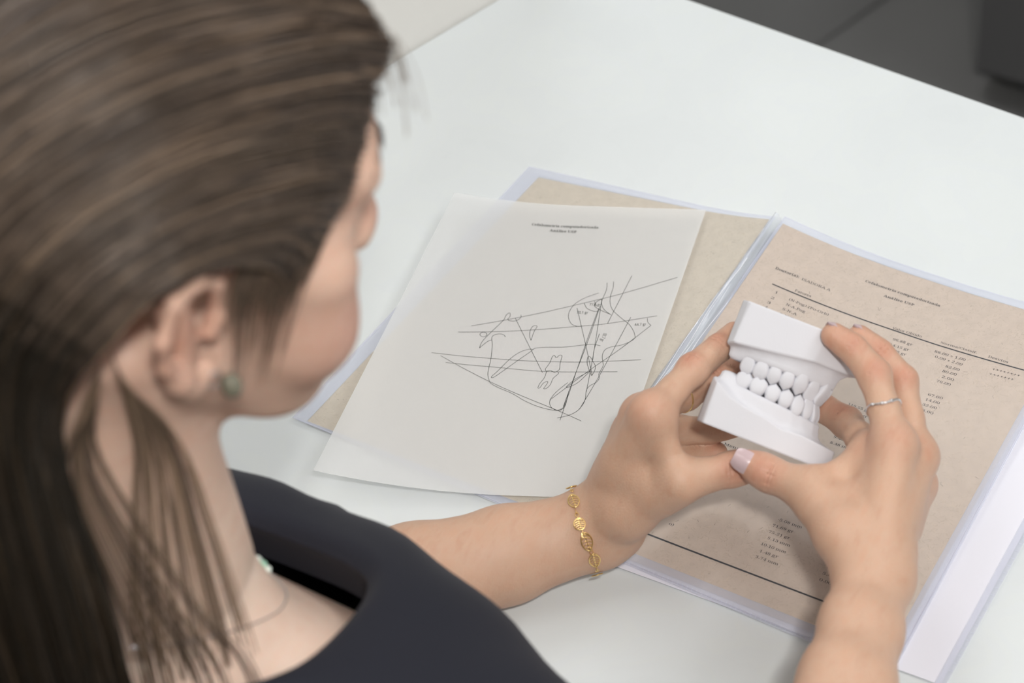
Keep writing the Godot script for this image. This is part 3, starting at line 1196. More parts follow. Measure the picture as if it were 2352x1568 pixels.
		put(shifted(m, o.position), "crease", M["sleeve painted glint"], o)  # a highlight streak laid on as white geometry


func tracing_sheet() -> void:
	var o := thing("tracing_sheet", Vector3(-0.10, 0.0, 0.18), "translucent tracing film with a thin-lined skull profile drawing", "tracing film")
	var corners := [Vector2(-0.2120, 0.0866), Vector2(-0.0492, 0.0190), Vector2(0.0095, 0.2739), Vector2(-0.1592, 0.3483)]
	put(shifted(leaf(corners, film_height, 0.0, 30, 30, 0.00012), o.position), "film", M["tracing film"], o)
	for line in TRACING:
		var m := MB.new()
		ribbon(curve2(line), 0.00030, film_height, 0.00015, m)
		put(shifted(m, o.position), "drawn_line", M["tracing ink"], o)
	for line in TRACING_PRINT:
		put(shifted(lettering(line[0], line[1], Vector2(line[2], line[3]), Vector2(line[4], line[5]), 0.0023, film_height, 0.00016), o.position), "printed_line", M["tracing ink"], o)


# ---------------------------------------------------------------- the plaster casts: X towards the incisors, Y up through both casts, Z to the side in view, in millimetres
const CAST_MID := Vector2(32.0, 0.0)


func cast_frame() -> Transform3D:
	return Transform3D(Basis(Vector3(0.9994, -0.0329, -0.0059), Vector3(0.0147, 0.5904, -0.8070), Vector3(0.0301, 0.8065, 0.5905)).orthonormalized(), Vector3(0.0714, 0.0883, 0.2501))


func reach_of(outline: PackedVector2Array, dir: Vector2) -> float:  # how far the outline lies from CAST_MID along DIR
	var best := 0.0
	for k in outline.size():
		var p := outline[k] - CAST_MID
		var e := outline[(k + 1) % outline.size()] - outline[k]
		var den := dir.cross(e)
		if absf(den) < 1e-9:
			continue
		var t := p.cross(e) / den
		var s := p.cross(dir) / den
		if t > 0 and s >= -1e-4 and s <= 1.0001:
			best = maxf(best, t)
	return best


func rise(x: float, steps: Array) -> float:  # a trimmed edge given by a few heights
	for k in range(1, steps.size()):
		if x <= steps[k][0]:
			var t := clampf((x - steps[k - 1][0]) / (steps[k][0] - steps[k - 1][0]), 0.0, 1.0)
			return lerpf(steps[k - 1][1], steps[k][1], t)
	return steps[-1][1]


func mirrored(half: Array) -> PackedVector2Array:  # (X, Z) from the back to the front on the side in view
	var out := PackedVector2Array()
	for p in half:
		out.append(p)
	for k in range(half.size() - 1, -1, -1):
		if half[k].y > 0.01:
			out.append(Vector2(half[k].x, -half[k].y))
	return out


func cast_body(called: String, half: Array, profile: Callable, parent: Node3D, crisp: Array) -> void:
	var outline := mirrored(half)
	var gum := mirrored([Vector2(3, 25.8), Vector2(11, 27.0), Vector2(20, 26.6), Vector2(27, 25.6), Vector2(35, 23.6), Vector2(43, 20.6), Vector2(50, 16.8), Vector2(56, 11.8), Vector2(61, 6), Vector2(63.2, 0)])
	var dirs := PackedVector2Array()
	var m := outline.size()
	for k in m:  # sample every edge of the trimmed base, corners included
		var p := outline[k]
		var q := outline[(k + 1) % m]
		var steps := maxi(2, int(p.distance_to(q) / 2.2))
		for s in steps:
			dirs.append((p.lerp(q, float(s) / steps) - CAST_MID).normalized())
	var rows := []
	var levels: int = profile.call(CAST_MID, 0.0, Vector2.RIGHT).size()
	for l in levels:
		rows.append(PackedVector3Array())
	for d in dirs:
		var ro := reach_of(outline, d)
		var rg := minf(reach_of(gum, d), ro * 0.97)
		var prof: Array = profile.call(CAST_MID + d * ro, rg / ro, d)
		for l in levels:
			var r: float = ro * prof[l].x
			var p := CAST_MID + d * r
			rows[l].append(Vector3(p.x, prof[l].y, p.y) * 0.001)
	var mb := MB.new()
	var start := 0
	for cut in crisp + [levels - 1]:  # smooth bands with hard edges between them
		mb.grid(rows.slice(start, cut + 1), true, called == "upper")
		start = cut
	mb.fan(rows[levels - 1], called == "upper")
	mb.fan(rows[0], called != "upper")
	put(mb, "base", M["plaster"], parent)


func tooth(parent: Node3D, at: Vector3, out: Vector2, wide: float, deep: float, tall: float, up: float, kind: int) -> void:
	var rows := []
	var across := Vector2(-out.y, out.x)
	for r in 13:
		var th := PI * r / 12.0
		var y := -cos(th)  # -1 at the biting edge, 1 at the root
		var s := pow(maxf(1.0 - pow(absf(y), 3.4), 0.0), 0.36)
		var row := PackedVector3Array()
		for k in 20:
			var a := TAU * k / 20.0
			var cx := signf(cos(a)) * pow(absf(cos(a)), 0.5)
			var cz := signf(sin(a)) * pow(absf(sin(a)), 0.55)
			var w := wide * 1.10 * s * (1.0 - 0.24 * smoothstep(-0.1, 1.0, y)) * (1.0 - 0.10 * smoothstep(-0.3, -1.0, y))
			var d := deep * s
			var yy := y * tall
			if kind == 0:  # incisor: thin chisel edge, full neck
				d *= 0.42 + 0.58 * smoothstep(-1.0, 0.4, y)
				w *= 1.0 + 0.06 * smoothstep(0.0, -0.8, y)
			elif kind == 1:  # canine: one blunt point
				yy += 0.26 * tall * smoothstep(0.0, -1.0, y) * absf(cx)
				d *= 0.6 + 0.4 * smoothstep(-1.0, 0.2, y)
			elif kind == 2:  # premolar: a single outer cusp and a groove behind it
				yy += 0.24 * tall * smoothstep(0.1, -1.0, y) * absf(cx)
				d *= 0.78 + 0.22 * smoothstep(-1.0, 0.2, y)
			else:  # molar: two outer cusps with a groove running down between them
				yy += 0.11 * tall * smoothstep(0.1, -1.0, y) * (0.5 + 0.5 * cos(cx * 2.0 * PI))
				d *= 0.86 + 0.14 * smoothstep(-1.0, 0.2, y)
				d *= 1.0 - 0.10 * exp(-cx * cx * 14.0) * smoothstep(0.8, -0.4, y)
			var q := Vector2(at.x, at.z) + across * (cx * w) + out * (cz * d + 0.10 * tall * y * (1.0 if kind < 2 else 0.3))
			row.append(Vector3(q.x, at.y + yy * up, q.y) * 0.001)
		rows.append(row)
	var mb := MB.new()
	mb.grid(rows, true, up < 0)
	put(mb, "tooth", M["plaster"], parent)


func casts() -> void:
	var fr := cast_frame()
	var lower := thing("lower_dental_cast", Vector3.ZERO, "white plaster cast of the lower teeth with a rounded front base", "dental cast")
	lower.transform = fr
	var front := [Vector2(0, 28), Vector2(6, 36), Vector2(50, 21.5)]
	for k in range(1, 13):  # the lower base is rounded in front
		var t := k / 12.0
		front.append(Vector2(50, 21.5).lerp(Vector2(70, 15.5), t).lerp(Vector2(70, 15.5).lerp(Vector2(77.5, 0), t), t))
	var low_profile := func(p: Vector2, g: float, _d: Vector2) -> Array:
		var back := smoothstep(9.0, 2.0, p.x)
		var hb := rise(p.x, [[0.0, 27.5], [6.0, 25.0], [14.0, 20.2], [24.0, 17.6], [36.0, 16.0], [48.0, 13.2], [60.0, 14.0], [78.0, 12.0]])
		var neck := lerpf(lerpf(27.2, 23.2, clampf((p.x - 10.0) / 60.0, 0, 1)), 33.0, back)
		var wob := 0.5 * sin(p.x * 0.55 + p.y * 0.2)
		return [Vector2(0.988, 0.0), Vector2(1.0, 0.8), Vector2(1.0, hb - 0.7), Vector2(0.990, hb + 0.1), Vector2(lerpf(1.0, g, 0.35), hb + 0.9 + wob * 0.3), Vector2(lerpf(1.0, g, 0.62), hb + 0.16 * (neck - hb) + wob * 0.5), Vector2(lerpf(1.0, g, 0.86), hb + 0.40 * (neck - hb) + wob), Vector2(lerpf(1.0, g, 0.97), hb + 0.72 * (neck - hb)), Vector2(g, neck - 0.6), Vector2(g * 0.96, neck + 0.8), Vector2(g * 0.88, neck + 1.2), Vector2(g * 0.6, neck - 3.0)]
	cast_body("lower", front, low_profile, lower, [1, 2, 3])
	var upper := thing("upper_dental_cast", Vector3.ZERO, "white plaster cast of the upper teeth with a pointed faceted base", "dental cast")
	upper.transform = fr
	var up_profile := func(p: Vector2, g: float, _d: Vector2) -> Array:
		var back := smoothstep(9.0, 2.0, p.x)
		var hb := rise(p.x, [[0.0, 49.0], [6.0, 50.5], [28.0, 53.4], [52.0, 57.0], [74.0, 57.4]])
		var neck := lerpf(45.4, 46.0, clampf((p.x - 10.0) / 60.0, 0, 1)) - 3.0 * back
		var wob := 0.5 * sin(p.x * 0.5 - p.y * 0.2)
		return [Vector2(0.990, 76.0), Vector2(1.0, 75.2), Vector2(1.0, hb + 0.7), Vector2(0.988, hb - 0.2), Vector2(lerpf(1.0, g, 0.35), hb - 0.9), Vector2(lerpf(1.0, g, 0.62), hb - 0.16 * (hb - neck) + wob * 0.4), Vector2(lerpf(1.0, g, 0.86), hb - 0.38 * (hb - neck) + wob), Vector2(lerpf(1.0, g, 0.97), hb - 0.70 * (hb - neck)), Vector2(g, neck + 0.6), Vector2(g * 0.96, neck - 0.8), Vector2(g * 0.88, neck - 1.2), Vector2(g * 0.6, neck + 3.0)]
	cast_body("upper", [Vector2(0, 28), Vector2(6, 36), Vector2(52, 21), Vector2(74, 0)], up_profile, upper, [1, 2, 3])
	var uppers := [[15.6, 21.6, 4.3, 3], [23.8, 21.0, 4.5, 3], [31.5, 19.5, 4.1, 2], [39.0, 17.2, 4.2, 2], [46.2, 14.0, 4.3, 1], [52.9, 9.4, 4.0, 0], [58.2, 4.0, 4.5, 0]]
	var lowers := [[16.4, 21.2, 4.8, 3], [25.6, 20.5, 5.1, 3], [34.4, 18.6, 4.4, 2], [41.9, 15.9, 4.3, 2], [48.6, 12.3, 4.1, 1], [53.8, 7.9, 3.4, 0], [57.0, 2.8, 3.2, 0]]
	for side in [1, -1]:
		for set_of in [[uppers, upper, -1.0, 40.6], [lowers, lower, 1.0, 31.4]]:
			var list: Array = set_of[0]
			for k in list.size():
				var t: Array = list[k]
				var prev: Array = list[maxi(k - 1, 0)]
				var next: Array = list[mini(k + 1, list.size() - 1)]
				var along := Vector2(next[0] - prev[0], next[1] - prev[1]).normalized()
				if k == list.size() - 1:
					along = Vector2(0.28, -1.0).normalized()
				var out := Vector2(-along.y, along.x)
				if out.dot(Vector2(t[0], t[1]) - Vector2(20, 0)) < 0:
					out = -out
				var deep: float = [3.6, 4.5, 4.7, 5.2][t[3]]
				var tall: float = [7.4, 7.8, 6.8, 6.4][t[3]]
				var at_y := 35.0 + tall - 0.2 * k
				var up := 1.0
				if set_of[2] > 0:
					tall *= 0.92
					up = -1.0
					at_y = 37.8 - 0.24 * k - tall
				tooth(set_of[1], Vector3(t[0], at_y, t[1] * side), Vector2(out.x, out.y * side), t[2], deep, tall, up, t[3])


# ---------------------------------------------------------------- the woman
const HEAD_AT := Vector3(-0.0430, 0.4875, 0.5480)
const HEAD_TURN := Vector3(30.0, -17.0, 0.7)  # yaw to her right, pitch down, roll


var head_basis: Basis
var left_arm: Flesh
var neck_flesh: Flesh
var trunk_flesh: Flesh


func hd(r: float, u: float, f: float) -> Vector3:
	return HEAD_AT + head_basis.x * r + head_basis.y * u + head_basis.z * f


func set_head() -> void:
	var y := deg_to_rad(HEAD_TURN.x)
	var p := deg_to_rad(HEAD_TURN.y)
	var ro := deg_to_rad(HEAD_TURN.z)
	var f := Vector3(sin(y) * cos(p), sin(p), -cos(y) * cos(p))
	var r0 := Vector3(cos(y), 0, sin(y))
	var u0 := r0.cross(f)
	head_basis = Basis(r0 * cos(ro) + u0 * sin(ro), u0 * cos(ro) - r0 * sin(ro), f)


const SKIN := Color(0.61, 0.400, 0.292)
const FACE_SKIN := Color(0.68, 0.465, 0.365)
const PALE_SKIN := Color(0.82, 0.63, 0.525)
const FLUSH_AND_BOUNCE := Color(0.56, 0.27, 0.19, 0.72)


func hand_flesh(j: Dictionary, dorsal: Vector3, right: bool) -> Flesh:
	var s := Flesh.new()
	s.k_base = 0.0100
	s.k_limb = 0.0045
	s.k_join = 0.0075
	var w: Vector3 = j.wrist
	var radii := {"i": [0.0102, 0.0090, 0.0079, 0.0067], "m": [0.0104, 0.0092, 0.0080, 0.0068], "r": [0.0100, 0.0086, 0.0076, 0.0066], "p": [0.0092, 0.0078, 0.0069, 0.0060], "t": [0.0130, 0.0118, 0.0096, 0.0080]}
	var g := 1
	for f in ["i", "m", "r", "p"]:
		var rr: Array = radii[f]
		var a: Vector3 = j[f + "M"]
		var b: Vector3 = j[f + "P"]
		var c: Vector3 = j[f + "D"]
		var d: Vector3 = j[f + "T"]
		s.bone(w.lerp(a, 0.12), a, 0.0150, rr[0] * 1.06)  # metacarpal
		s.bone(w.lerp(a, 0.55) - dorsal * 0.006, a - dorsal * 0.006, 0.012, rr[0])  # palm side
		s.bone(a + dorsal * 0.0026, a + dorsal * 0.0030, rr[0] * 0.92, rr[0] * 0.92)  # knuckle
		s.bone(w.lerp(a, 0.42) + dorsal * 0.0062, a.lerp(w, 0.10) + dorsal * 0.0052, 0.0070, 0.0058)  # tendon
		s.bone(a, a.lerp(b, 0.5), rr[0], rr[1] * 0.94, g)
		s.bone(a.lerp(b, 0.5), b, rr[1] * 0.94, rr[1] * 1.04, g)
		s.bone(b, b.lerp(c, 0.55), rr[1] * 1.04, rr[2] * 0.98, g)
		s.bone(b.lerp(c, 0.55), c, rr[2] * 0.98, rr[2], g)
		s.bone(c, d, rr[2], rr[3], g)
		s.bone(c.lerp(d, 0.55) - dorsal * 0.0012, d - dorsal * 0.001, rr[3] * 1.02, rr[3] * 0.92, g)
		for at in [[b, a, rr[1], 3], [c, b, rr[2], 2]]:
			var ax: Vector3 = (at[0] - at[1]).normalized()
			var dd := (dorsal - ax * dorsal.dot(ax)).normalized()
			var side := ax.cross(dd)
			if f == "p" or (f == "r" and not right):
				continue
			for q in at[3]:
				wrinkle(s, at[0] + ax * (q - 1.0) * 0.0023, dd, side, at[2] * 1.0, 0.95, 0.0009, 0.0009)
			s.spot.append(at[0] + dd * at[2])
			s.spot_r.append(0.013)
			s.spot_c.append(FLUSH_AND_BOUNCE)
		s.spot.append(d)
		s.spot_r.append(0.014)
		s.spot_c.append(FLUSH_AND_BOUNCE)
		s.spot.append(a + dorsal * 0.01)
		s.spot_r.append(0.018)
		s.spot_c.append(Color(FLUSH_AND_BOUNCE, 0.35))
		g += 1
	# thumb
	var tr: Array = radii.t
	s.bone(w.lerp(j.tC, 0.3), j.tC, 0.0165, 0.0155)
	s.bone(j.tC, j.tM, 0.0155, 0.0128)
	s.bone(w.lerp(j.iM, 0.55), j.tC.lerp(j.tM, 0.72), 0.0125, 0.0105)  # web
	s.bone(j.iM.lerp(j.tM, 0.25), j.iM.lerp(j.tM, 0.72), 0.0085, 0.0080)
	s.bone(j.tM, j.tM.lerp(j.tI, 0.5), 0.0122, 0.0098, g)
	s.bone(j.tM.lerp(j.tI, 0.5), j.tI, 0.0098, 0.0102, g)
	s.bone(j.tI, j.tI.lerp(j.tT, 0.5), 0.0102, 0.0094, g)
	s.bone(j.tI.lerp(j.tT, 0.5), j.tT, 0.0094, 0.0072, g)
	var ax2: Vector3 = (j.tI - j.tM).normalized()
	var seen := Vector3(0.387, 0.739, 0.551)
	var td := (seen - ax2 * seen.dot(ax2)).normalized()
	var side2 := ax2.cross(td)
	for q in 4:
		wrinkle(s, j.tI + ax2 * (q - 2.2) * 0.0024, td, side2, 0.0102, 1.0, 0.0009, 0.0012 if q % 2 else 0.0008)
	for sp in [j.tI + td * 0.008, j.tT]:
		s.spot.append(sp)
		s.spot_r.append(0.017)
		s.spot_c.append(FLUSH_AND_BOUNCE)
	return s


func wrinkle(s: Flesh, at: Vector3, up: Vector3, side: Vector3, r: float, half: float, w: float, d: float) -> void:  # a fold that follows the round of a finger
	for k in 4:
		var a := lerpf(-half, half, k / 4.0)
		var b := lerpf(-half, half, (k + 1) / 4.0)
		s.crease(at + (up * cos(a) + side * sin(a)) * r, at + (up * cos(b) + side * sin(b)) * r, w, d * (1.0 if k in [1, 2] else 0.55))


func bounds(s: Flesh, pad: float) -> Array:
	var lo := Vector3.ONE * 1e3
	var hi := -lo
	for k in s.a.size():
		for e in [[s.a[k], s.ra[k]], [s.a[k] + s.ba[k], s.ra[k] + s.dr[k]]]:
			lo = lo.min(e[0] - Vector3.ONE * (e[1] + pad))
			hi = hi.max(e[0] + Vector3.ONE * (e[1] + pad))
	return [lo, hi]


func nail(parent: Node3D, dip: Vector3, tip: Vector3, dorsal: Vector3, r: float, length: float, half_angle: float, back := 0.35) -> void:
	var ax := (tip - dip).normalized()
	var dd := (dorsal - ax * dorsal.dot(ax)).normalized()
	var side := ax.cross(dd)
	var rows := []
	for q in 9:
		var t := q / 8.0
		var row := PackedVector3Array()
		var grow := sqrt(clampf(1.0 - pow(absf(2.0 * t - 1.0), 3.2) * 0.55, 0.0, 1.0))
		for k in 11:
			var a := lerpf(-half_angle, half_angle, k / 10.0) * grow
			var rr := r + 0.0006 - 0.0010 * t * t + 0.0004 * sin(PI * t)
			row.append(tip + ax * (length * (t - back)) + (dd * cos(a) + side * sin(a)) * rr - dd * 0.0016 * t * t)
		rows.append(row)
	var m := MB.new()
	m.grid(rows)
	var low := []
	for row in rows:
		var l := PackedVector3Array()
		for p in row:
			l.append(p - dd * 0.0007)
		low.append(l)
	m.grid(low, false, true)
	m.grid([low[8], rows[8]])
	put(shifted(m, parent.position), "fingernail", M["nail"], parent)


func woman() -> void:
	set_head()
	person = thing("person", Vector3(-0.03, FLOOR, 0.60), "person in a dark navy top seated at the table, holding the dental casts", "person")
	var skin := MB.new()
	# arms and hands, on fine grids
	var dl := Vector3(-0.30, 0.86, 0.30).normalized()
	var left := hand_flesh(LEFT_HAND, dl, false)
	left_arm = left
	var lw: Vector3 = LEFT_HAND.wrist
	var f1 := Vector3(-0.0133, 0.0345, 0.3545)
	var f2 := Vector3(-0.0507, 0.0370, 0.3968)
	var f3 := Vector3(-0.1000, 0.0430, 0.4560)
	var wide := (f1 - lw).normalized().cross(Vector3(0.387, 0.739, 0.551)).normalized()
	for sgn in [-1.0, 1.0]:
		var o: Vector3 = wide * sgn
		left.bone(lw + o * 0.0050 + (lw - f1) * 0.22, lw + o * 0.0065, 0.0160, 0.0172)
		left.bone(lw + o * 0.0065, f1 + o * 0.007, 0.0172, 0.0215)
		left.bone(f1 + o * 0.007, f2 + o * 0.008, 0.0215, 0.0255)
		left.bone(f2 + o * 0.008, f3 + o * 0.008, 0.0255, 0.0300)
	var bb := bounds(left, 0.006)
	left.mesh_into(skin, bb[0], bb[1], SKIN_CELL, SKIN)
	var dr := Vector3(0.20, 0.93, 0.30).normalized()
	var right := hand_flesh(RIGHT_HAND, dr, true)
	var rw: Vector3 = RIGHT_HAND.wrist
	var g1 := Vector3(0.2170, 0.1024, 0.3530)
	var g2 := Vector3(0.2275, 0.1098, 0.3940)
	var g3 := Vector3(0.2430, 0.1200, 0.4800)
	wide = (g1 - rw).normalized().cross(Vector3(0.387, 0.739, 0.551)).normalized()
	for sgn in [-1.0, 1.0]:
		var o: Vector3 = wide * sgn
		right.bone(rw + o * 0.005 + (rw - g1) * 0.4, rw + o * 0.006, 0.0145, 0.0150)
		right.bone(rw + o * 0.006, g1 + o * 0.006, 0.0150, 0.0162)
		right.bone(g1 + o * 0.006, g2 + o * 0.007, 0.0162, 0.0186)
		right.bone(g2 + o * 0.007, g3 + o * 0.008, 0.0186, 0.0260)
	bb = bounds(right, 0.006)
	right.mesh_into(skin, bb[0], bb[1], SKIN_CELL, SKIN)
	# head and neck
	var h := Flesh.new()
	neck_flesh = h
	h.k_base = 0.016
	h.k_join = 0.006
	h.k_limb = 0.004
	head_bones(h)
	bb = bounds(h, 0.006)
	h.mesh_into(skin, bb[0], bb[1], 0.0026, FACE_SKIN)
	# trunk and upper arms, on a coarse grid
	var t := Flesh.new()
	trunk_flesh = t
	t.k_base = 0.042
	var neck := Vector3(-0.045, 0.275, 0.602)
	t.bone(hd(0, -0.06, -0.03), neck, 0.050, 0.050)
	t.bone(neck + Vector3(0, -0.035, 0.01), Vector3(0.135, 0.185, 0.590), 0.044, 0.042)
	t.bone(neck + Vector3(0, -0.035, 0.01), Vector3(-0.205, 0.185, 0.575), 0.044, 0.042)
	t.bone(Vector3(0.040, 0.154, 0.587), Vector3(-0.115, 0.154, 0.583), 0.078, 0.078)
	t.bone(Vector3(0.02, 0.02, 0.60), Vector3(-0.09, 0.02, 0.60), 0.085, 0.085)
	t.bone(Vector3(0.02, -0.20, 0.63), Vector3(-0.09, -0.20, 0.63), 0.10, 0.10)
	t.bone(Vector3(0.155, 0.195, 0.585), g3, 0.046, 0.032)
	t.bone(Vector3(-0.215, 0.185, 0.565), Vector3(-0.150, 0.055, 0.500), 0.046, 0.036)
	t.bone(Vector3(-0.150, 0.055, 0.500), f3, 0.036, 0.030)
	bb = bounds(t, 0.02)
	t.mesh_into(skin, bb[0], bb[1], 0.008, PALE_SKIN)
	put(shifted(skin, person.position), "body", M["skin"], person)
	# nails that show
	nail(person, RIGHT_HAND.tI, RIGHT_HAND.tT, Vector3(0.20, 0.75, 0.62), 0.0077, 0.0135, 0.95)
	nail(person, RIGHT_HAND.mD, RIGHT_HAND.mT, Vector3(0.10, 0.42, -0.90), 0.0066, 0.0115, 0.95)
	nail(person, RIGHT_HAND.rD, RIGHT_HAND.rT, Vector3(0.10, 0.45, -0.88), 0.0064, 0.0110, 0.95)
	nail(person, LEFT_HAND.tI, LEFT_HAND.tT, Vector3(-0.10, 0.55, 0.80), 0.0074, 0.0130, 0.95)
	nail(person, LEFT_HAND.iD, LEFT_HAND.iT, Vector3(-0.85, 0.35, 0.20), 0.0064, 0.0110, 0.95)
	face_details()
	hair()
	top_garment()


func head_bones(h: Flesh) -> void:
	h.bone(hd(0, 0.052, -0.036), hd(0, 0.050, 0.018), 0.0770, 0.0715)
	h.bone(hd(0, 0.010, 0.030), hd(0, -0.055, 0.050), 0.0580, 0.0400)
	for s in [-1.0, 1.0]:
		h.bone(hd(0.053 * s, -0.004, 0.059), hd(0.048 * s, -0.038, 0.061), 0.0210, 0.0225)
		h.bone(hd(0.048 * s, -0.038, 0.060), hd(0.034 * s, -0.072, 0.062), 0.0225, 0.0215)
		h.bone(hd(0.046 * s, -0.042, 0.008), hd(0.020 * s, -0.092, 0.070), 0.0230, 0.0190)
		h.bone(hd(0.042 * s, 0.034, 0.081), hd(0.012 * s, 0.035, 0.095), 0.0115, 0.0110)
		h.bone(hd(0.012 * s, -0.027, 0.100), hd(0.010 * s, -0.028, 0.106), 0.0075, 0.0070)
		h.bone(hd(0.020 * s, -0.053, 0.084), hd(0.0, -0.053, 0.094), 0.0070, 0.0080)
		h.bone(hd(0.031 * s, 0.012, 0.076), hd(0.031 * s, 0.010, 0.077), 0.0135, 0.0135)
	h.bone(hd(0, -0.090, 0.070), hd(0, -0.095, 0.076), 0.0180, 0.0150)
	h.bone(hd(0, -0.078, 0.052), hd(0, -0.078, -0.010), 0.0300, 0.0420)  # under the chin
	h.bone(hd(0, 0.022, 0.093), hd(0, -0.021, 0.111), 0.0075, 0.0092)
	# neck down to the collar bones
	h.bone(hd(0, -0.045, -0.030), Vector3(-0.046, 0.290, 0.602), 0.0510, 0.0520)
	for s in [-1.0, 1.0]:  # the cords of the neck
		h.bone(hd(0.050 * s, -0.035, -0.022), Vector3(-0.040 + 0.014 * s, 0.266, 0.566), 0.0130, 0.0100)
	# ears: rim, lobe and bowl
	for s in [-1.0, 1.0]:
		var g := 1 if s > 0 else 2
		var rim := [Vector3(0.074, 0.004, 0.004), Vector3(0.079, 0.022, 0.000), Vector3(0.085, 0.031, -0.011), Vector3(0.091, 0.027, -0.024), Vector3(0.093, 0.010, -0.029), Vector3(0.088, -0.008, -0.024), Vector3(0.082, -0.022, -0.014), Vector3(0.077, -0.031, -0.006), Vector3(0.074, -0.026, 0.002)]
		for k in rim.size() - 1:
			var p: Vector3 = rim[k]
			var q: Vector3 = rim[k + 1]
			var ra := 0.0034 if k < 6 else 0.0062
			var rb := 0.0034 if k < 5 else 0.0062
			h.bone(hd(p.x * s, p.y, p.z), hd(q.x * s, q.y, q.z), ra, rb, g)
		h.bone(hd(0.083 * s, 0.016, -0.017), hd(0.080 * s, -0.014, -0.012), 0.0042, 0.0044, g)
		h.bone(hd(0.074 * s, 0.012, -0.016), hd(0.073 * s, -0.016, -0.010), 0.0080, 0.0080, g)
		h.bone(hd(0.075 * s, 0.001, 0.004), hd(0.075 * s, -0.006, 0.002), 0.0045, 0.0045, g)
		h.spot.append(hd(0.085 * s, 0.005, -0.015))
		h.spot_r.append(0.045)
		h.spot_c.append(Color(0.60, 0.30, 0.22, 0.55))
		h.spot.append(hd(0.055 * s, -0.030, 0.075))
		h.spot_r.append(0.045)
		h.spot_c.append(Color(0.62, 0.33, 0.26, 0.75))
	h.spot.append(Vector3(-0.03, 0.29, 0.59))  # the paler throat
	h.spot_r.append(0.16)
	h.spot_c.append(Color(PALE_SKIN, 0.9))
	h.spot.append(hd(0, -0.022, 0.115))
	h.spot_r.append(0.022)
	h.spot_c.append(Color(0.62, 0.33, 0.26, 0.75))


func face_details() -> void:
	for s in [-1.0, 1.0]:
		var lash := MB.new()
		for k in 17:
			var t := k / 16.0
			var root := hd((0.0205 + 0.0215 * t) * s, 0.0035 + 0.004 * sin(PI * t), 0.0895 - 0.010 * t * t)
			var tip: Vector3 = root + head_basis.z * (0.0085 - 0.002 * t) + head_basis.x * (s * (0.001 + 0.0045 * t)) + head_basis.y * (-0.0015 + rng.randf_range(-0.0006, 0.0012))
			var mid := root.lerp(tip, 0.5) - head_basis.y * 0.0012
			lash.tube(PackedVector3Array([root, mid, tip]), PackedFloat32Array([0.00026, 0.0002, 0.00005]), 4)
		put(shifted(lash, person.position), "eyelashes", M["lash"], person)
		var brow := MB.new()
		for k in 60:
			var t := rng.randf()
			var root := hd((0.012 + 0.036 * t) * s, 0.037 + 0.004 * sin(PI * t) + rng.randf_range(-0.003, 0.003), 0.1020 - 0.0160 * t * t)
			var tip: Vector3 = root + head_basis.x * (s * 0.0065) + head_basis.z * (0.0012 - 0.005 * t) + head_basis.y * rng.randf_range(-0.001, 0.002)
			brow.tube(PackedVector3Array([root, tip]), PackedFloat32Array([0.00026, 0.0001]), 4)
		put(shifted(brow, person.position), "eyebrow", M["brow"], person)


# hair: guide curves run from the hairline back over the head and down behind the ear
func guide(s: float, side: float) -> Array:
	var rows := [
		[Vector3(0.000, 0.126, 0.072), Vector3(0.048, 0.100, 0.082), Vector3(0.0735, 0.050, 0.056), Vector3(0.0780, 0.016, 0.030)],
		[Vector3(0.000, 0.149, 0.014), Vector3(0.070, 0.122, 0.032), Vector3(0.0855, 0.062, 0.030), Vector3(0.0830, 0.034, 0.014)],
		[Vector3(0.000, 0.148, -0.050), Vector3(0.072, 0.112, -0.040), Vector3(0.0925, 0.062, -0.020), Vector3(0.0910, 0.041, -0.020)],
		[Vector3(0.000, 0.098, -0.120), Vector3(0.062, 0.064, -0.100), Vector3(0.0905, 0.036, -0.060), Vector3(0.0870, 0.018, -0.047)],
		[Vector3(0.000, 0.020, -0.136), Vector3(0.056, -0.008, -0.114), Vector3(0.0800, -0.024, -0.076), Vector3(0.0760, -0.034, -0.062)],
	]
	var out := []
	for row in rows:
		var x := clampf(s, 0.0, 1.0) * 3.0
		var k := mini(int(x), 2)
		var p: Vector3 = row[k].lerp(row[k + 1], x - k)
		out.append(hd(p.x * side, p.y, p.z))
	var nape: Vector3 = out[4]
	var drop := Vector3(0.005 * side, -0.11, 0.020) + head_basis.x * (0.006 * side)
	out.append(nape + drop)
	out.append(nape + Vector3(0.012 * side + 0.006, -0.235, 0.030 + 0.010 * (1.0 - s)))
	out.append(nape + Vector3(0.020 * side + 0.006, -0.36, 0.030))
	return out


